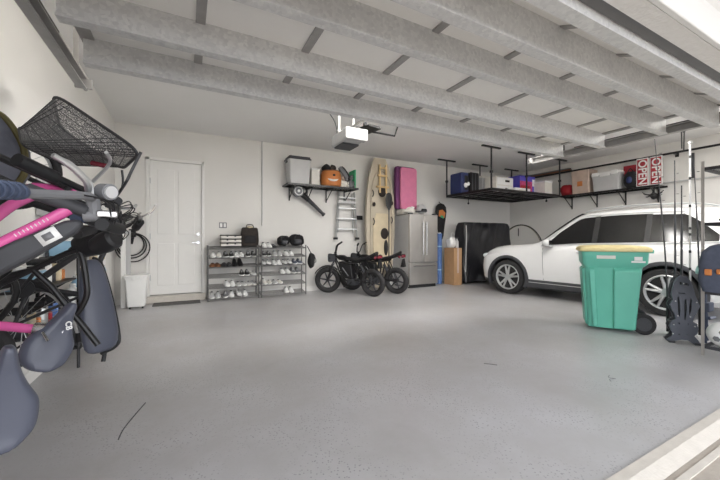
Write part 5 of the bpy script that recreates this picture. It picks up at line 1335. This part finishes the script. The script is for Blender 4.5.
# bottles on the middle shelf
rnd=random.Random(4)
cols=[('white','white'),('lightblue','white'),('beige','brown'),('darkgrey','orange'),('red','black'),('midgrey','black'),('blue','white'),('tan','darkgrey')]
words={'white':'white','lightblue':'pale blue','beige':'beige','darkgrey':'dark grey','red':'red','midgrey':'mid grey','blue':'blue','tan':'tan'}
for k in range(8):
    y=3.79+k*.115; b1,b2=cols[k]
    t=thing('spray_can' if k%2 else 'bottle',f'{words[b1]} {"can" if k%2 else "bottle"} on the middle shelf of the low rack by left wall','bottle',(-.90,y,.522),group=None)
    h=.22+.06*(k%3)
    B().lathe([(.045,0),(.048,.02),(.048,h*.72),(.02,h*.88),(.02,h*.9)]).build('bottle_body',b1,t); B().cyl((0,0,h*.9),(0,0,h),.024).build('cap',b2,t)
for k in range(5):
    y=3.86+k*.17; nm=('toolbox','paint_can','toolbox','bucket','paint_can','toolbox')[k]; mt=('darkgrey','midgrey','red','white','lightgrey','black')[k]
    cw={'darkgrey':'dark grey','midgrey':'grey','red':'red','white':'white','lightgrey':'pale grey','black':'black'}[mt]
    t=thing(nm,f'{cw} {nm.replace("_"," ")} on the lowest shelf of the low rack','container',(-.955,y,.181))
    if nm=='toolbox':
        B().bx(-.11,.11,-.075,.075,0,.16).build('box_body',mt,t,bevel=.01); B().tube([(-.06,0,.16),(-.05,0,.20),(.05,0,.20),(.06,0,.16)],.008,n=6).build('handle','orange' if k==0 else 'black',t)
    else:
        B().lathe([(.07,0),(.075,.01),(.075,.17),(.07,.18)]).build('can_body',mt,t); B().torus((0,0,.18),.066,.005,'Z').build('rim','alu',t)
# wall shelves of small tools behind the hanging bicycles
wsh=thing('tool_shelf','two dark narrow shelves full of tools on left wall behind bicycles','shelf',(XL,2.85,0))
for z in (.50,.80):
    B().bx(0,.24,0,.88,z-.015,z).build('board','darksteel',wsh)
    for y in (.08,.80): B().bx(0,.02,y-.012,y+.012,z-.16,z-.015).tube([(.01,y,z-.15),(.20,y,z-.02)],.008,n=6).build('bracket','black',wsh)
cat_box('blue_tub','pale blue tub with white lid at near end of upper tool shelf','tub',(-.97,3.00,.801),(.18,.24,.12),'lightblue','white')
TL=[('dark grey','darkgrey'),('silver','alu'),('black','black'),('beige','beige'),('red','red'),('white','white'),('orange','orange'),('blue','rollblue')]
for lv,(z,nm_s) in enumerate(((.501,'lower'),(.801,'upper'))):
    for k in range(8 if lv==0 else 5):
        y=2.90+k*.11+(.30 if lv else 0); cn,mt=TL[(k*3+lv*2)%8]
        if k%2==0:
            t=thing('power_tool',f'{cn} hand tool at spot {ORD[k]} from near end of {nm_s} tool shelf','tool',(-.96,y,z)); t['label']=f'{cn} hand tool standing on {nm_s} tool shelf, {ORD[k]} thing from its near end'
            B().box((0,0,.04),(.08,.06,.08)).tube([(0,0,.06),(0,0,.15)],.016,n=8).build('tool_grip',mt,t,bevel=.006)
            B().cyl((-.05,0,.17),(.07,0,.17),.026,n=14).cyl((.07,0,.17),(.11,0,.17),.012,n=10).build('tool_head','darksteel',t)
        else:
            t=thing('tin',f'{cn} tin standing on {nm_s} tool shelf, {ORD[k]} thing from its near end','tin',(-.95,y,z))
            B().lathe([(.038,0),(.042,.01),(.042,.14),(.03,.16)]).build('tin_body',mt,t); B().cyl((0,0,.16),(0,0,.18),.022).build('cap','black' if mt!='black' else 'white',t)
# tall things between rack and panel
t=thing('net_bag','white net bag hanging on left wall below the black handlebars','net bag',(-1.0,4.80,1.12))
m=B(); m.blob((0,0,0),(.09,.14,.18),n=14,m=10); o=m.build('net','white',t); k=o.modifiers.new('w','WIREFRAME'); k.thickness=.008
tag(B().blob((0,0,-.02),(.06,.09,.11),jit=.05).build('net_content','offwhite',loc=(-1.0,4.80,1.11)),'pale bundle inside the white net bag on left wall','bundle')
B().tube([(0,0,.15),(-.04,0,.25),(-.09,0,.27)],.005,n=6).build('cord','white',t)
t=thing('spray_mop','blue and white mop standing against left wall below the net bag','mop',(-.93,5.04,0))
B().cyl((0,0,.02),(-.06,0,1.05),.012).build('handle','white',t); B().box((0,0,.015),(.12,.26,.03)).build('mop_head','lightgrey',t,bevel=.008); B().lathe([(.035,0),(.04,.05),(.035,.22),(.02,.26)],(.02,-.02,.55)).build('tank','lightblue',t)
t=thing('beige_tube','beige cardboard tube standing upright left of the blue and white mop','tube',(-.95,4.93,0)); B().cyl((0,0,0),(-.03,0,.98),.04,n=16).build('tube_body','beige',t); B().cyl((-.03,0,.98),(-.031,0,1.0),.043,n=16).build('tube_cap','offwhite',t)
for k,(y,hh,mt,lb) in enumerate(((2.95,1.25,'darksteel','dark broom handle'),(5.0,.9,'midgrey','grey broom handle'))):
    pass
# ================================================================ light
w=bpy.data.worlds.new('world'); SC.world=w; w.use_nodes=True
bgn=w.node_tree.nodes['Background']; bgn.inputs[0].default_value=(.93,.95,1,1); bgn.inputs[1].default_value=1.5
def fill_light(x,y,length,label,power,rz=0):  # fixtures added out of view as fill to brighten the room
    t=thing('fill_light',label,'fill light',(x,y,ZC),rz,group='added fill lights')
    B().bx(-length/2,length/2,-.17,.17,-.05,0).build('fill_housing','white',t,bevel=.006)
    B().bx(-length/2+.02,length/2-.02,-.155,.155,-.062,-.0505).build('fill_panel',M['fill_lamp'],t)
    l=bpy.data.objects.new('lamp_light',bpy.data.lights.new('lamp_light','AREA')); C.objects.link(l); l.parent=t
    l.data.shape='RECTANGLE'; l.data.size=length-.06; l.data.size_y=.30; l.data.energy=power; l.data.color=(1,.98,.95); l.location=(0,0,-.066)
M['fill_lamp']=mat('fill_glow',(250,250,248),.5,emis=(255,250,242),estr=2)
fill_light(1.9,2.4,1.6,'unseen added fill light above left rear of raised garage door',20)
fill_light(3.7,2.4,1.6,'unseen added fill light above right rear of raised garage door',22)
fill_light(1.9,1.85,1.6,'unseen added fill light above left front of raised garage door',26)
fill_light(3.7,1.85,1.6,'unseen added fill light above right front of raised garage door',28)
fill_light(6.9,1.15,1.6,'unseen added fill light over the tail of the parked car',20)
SC.view_settings.exposure=1.0
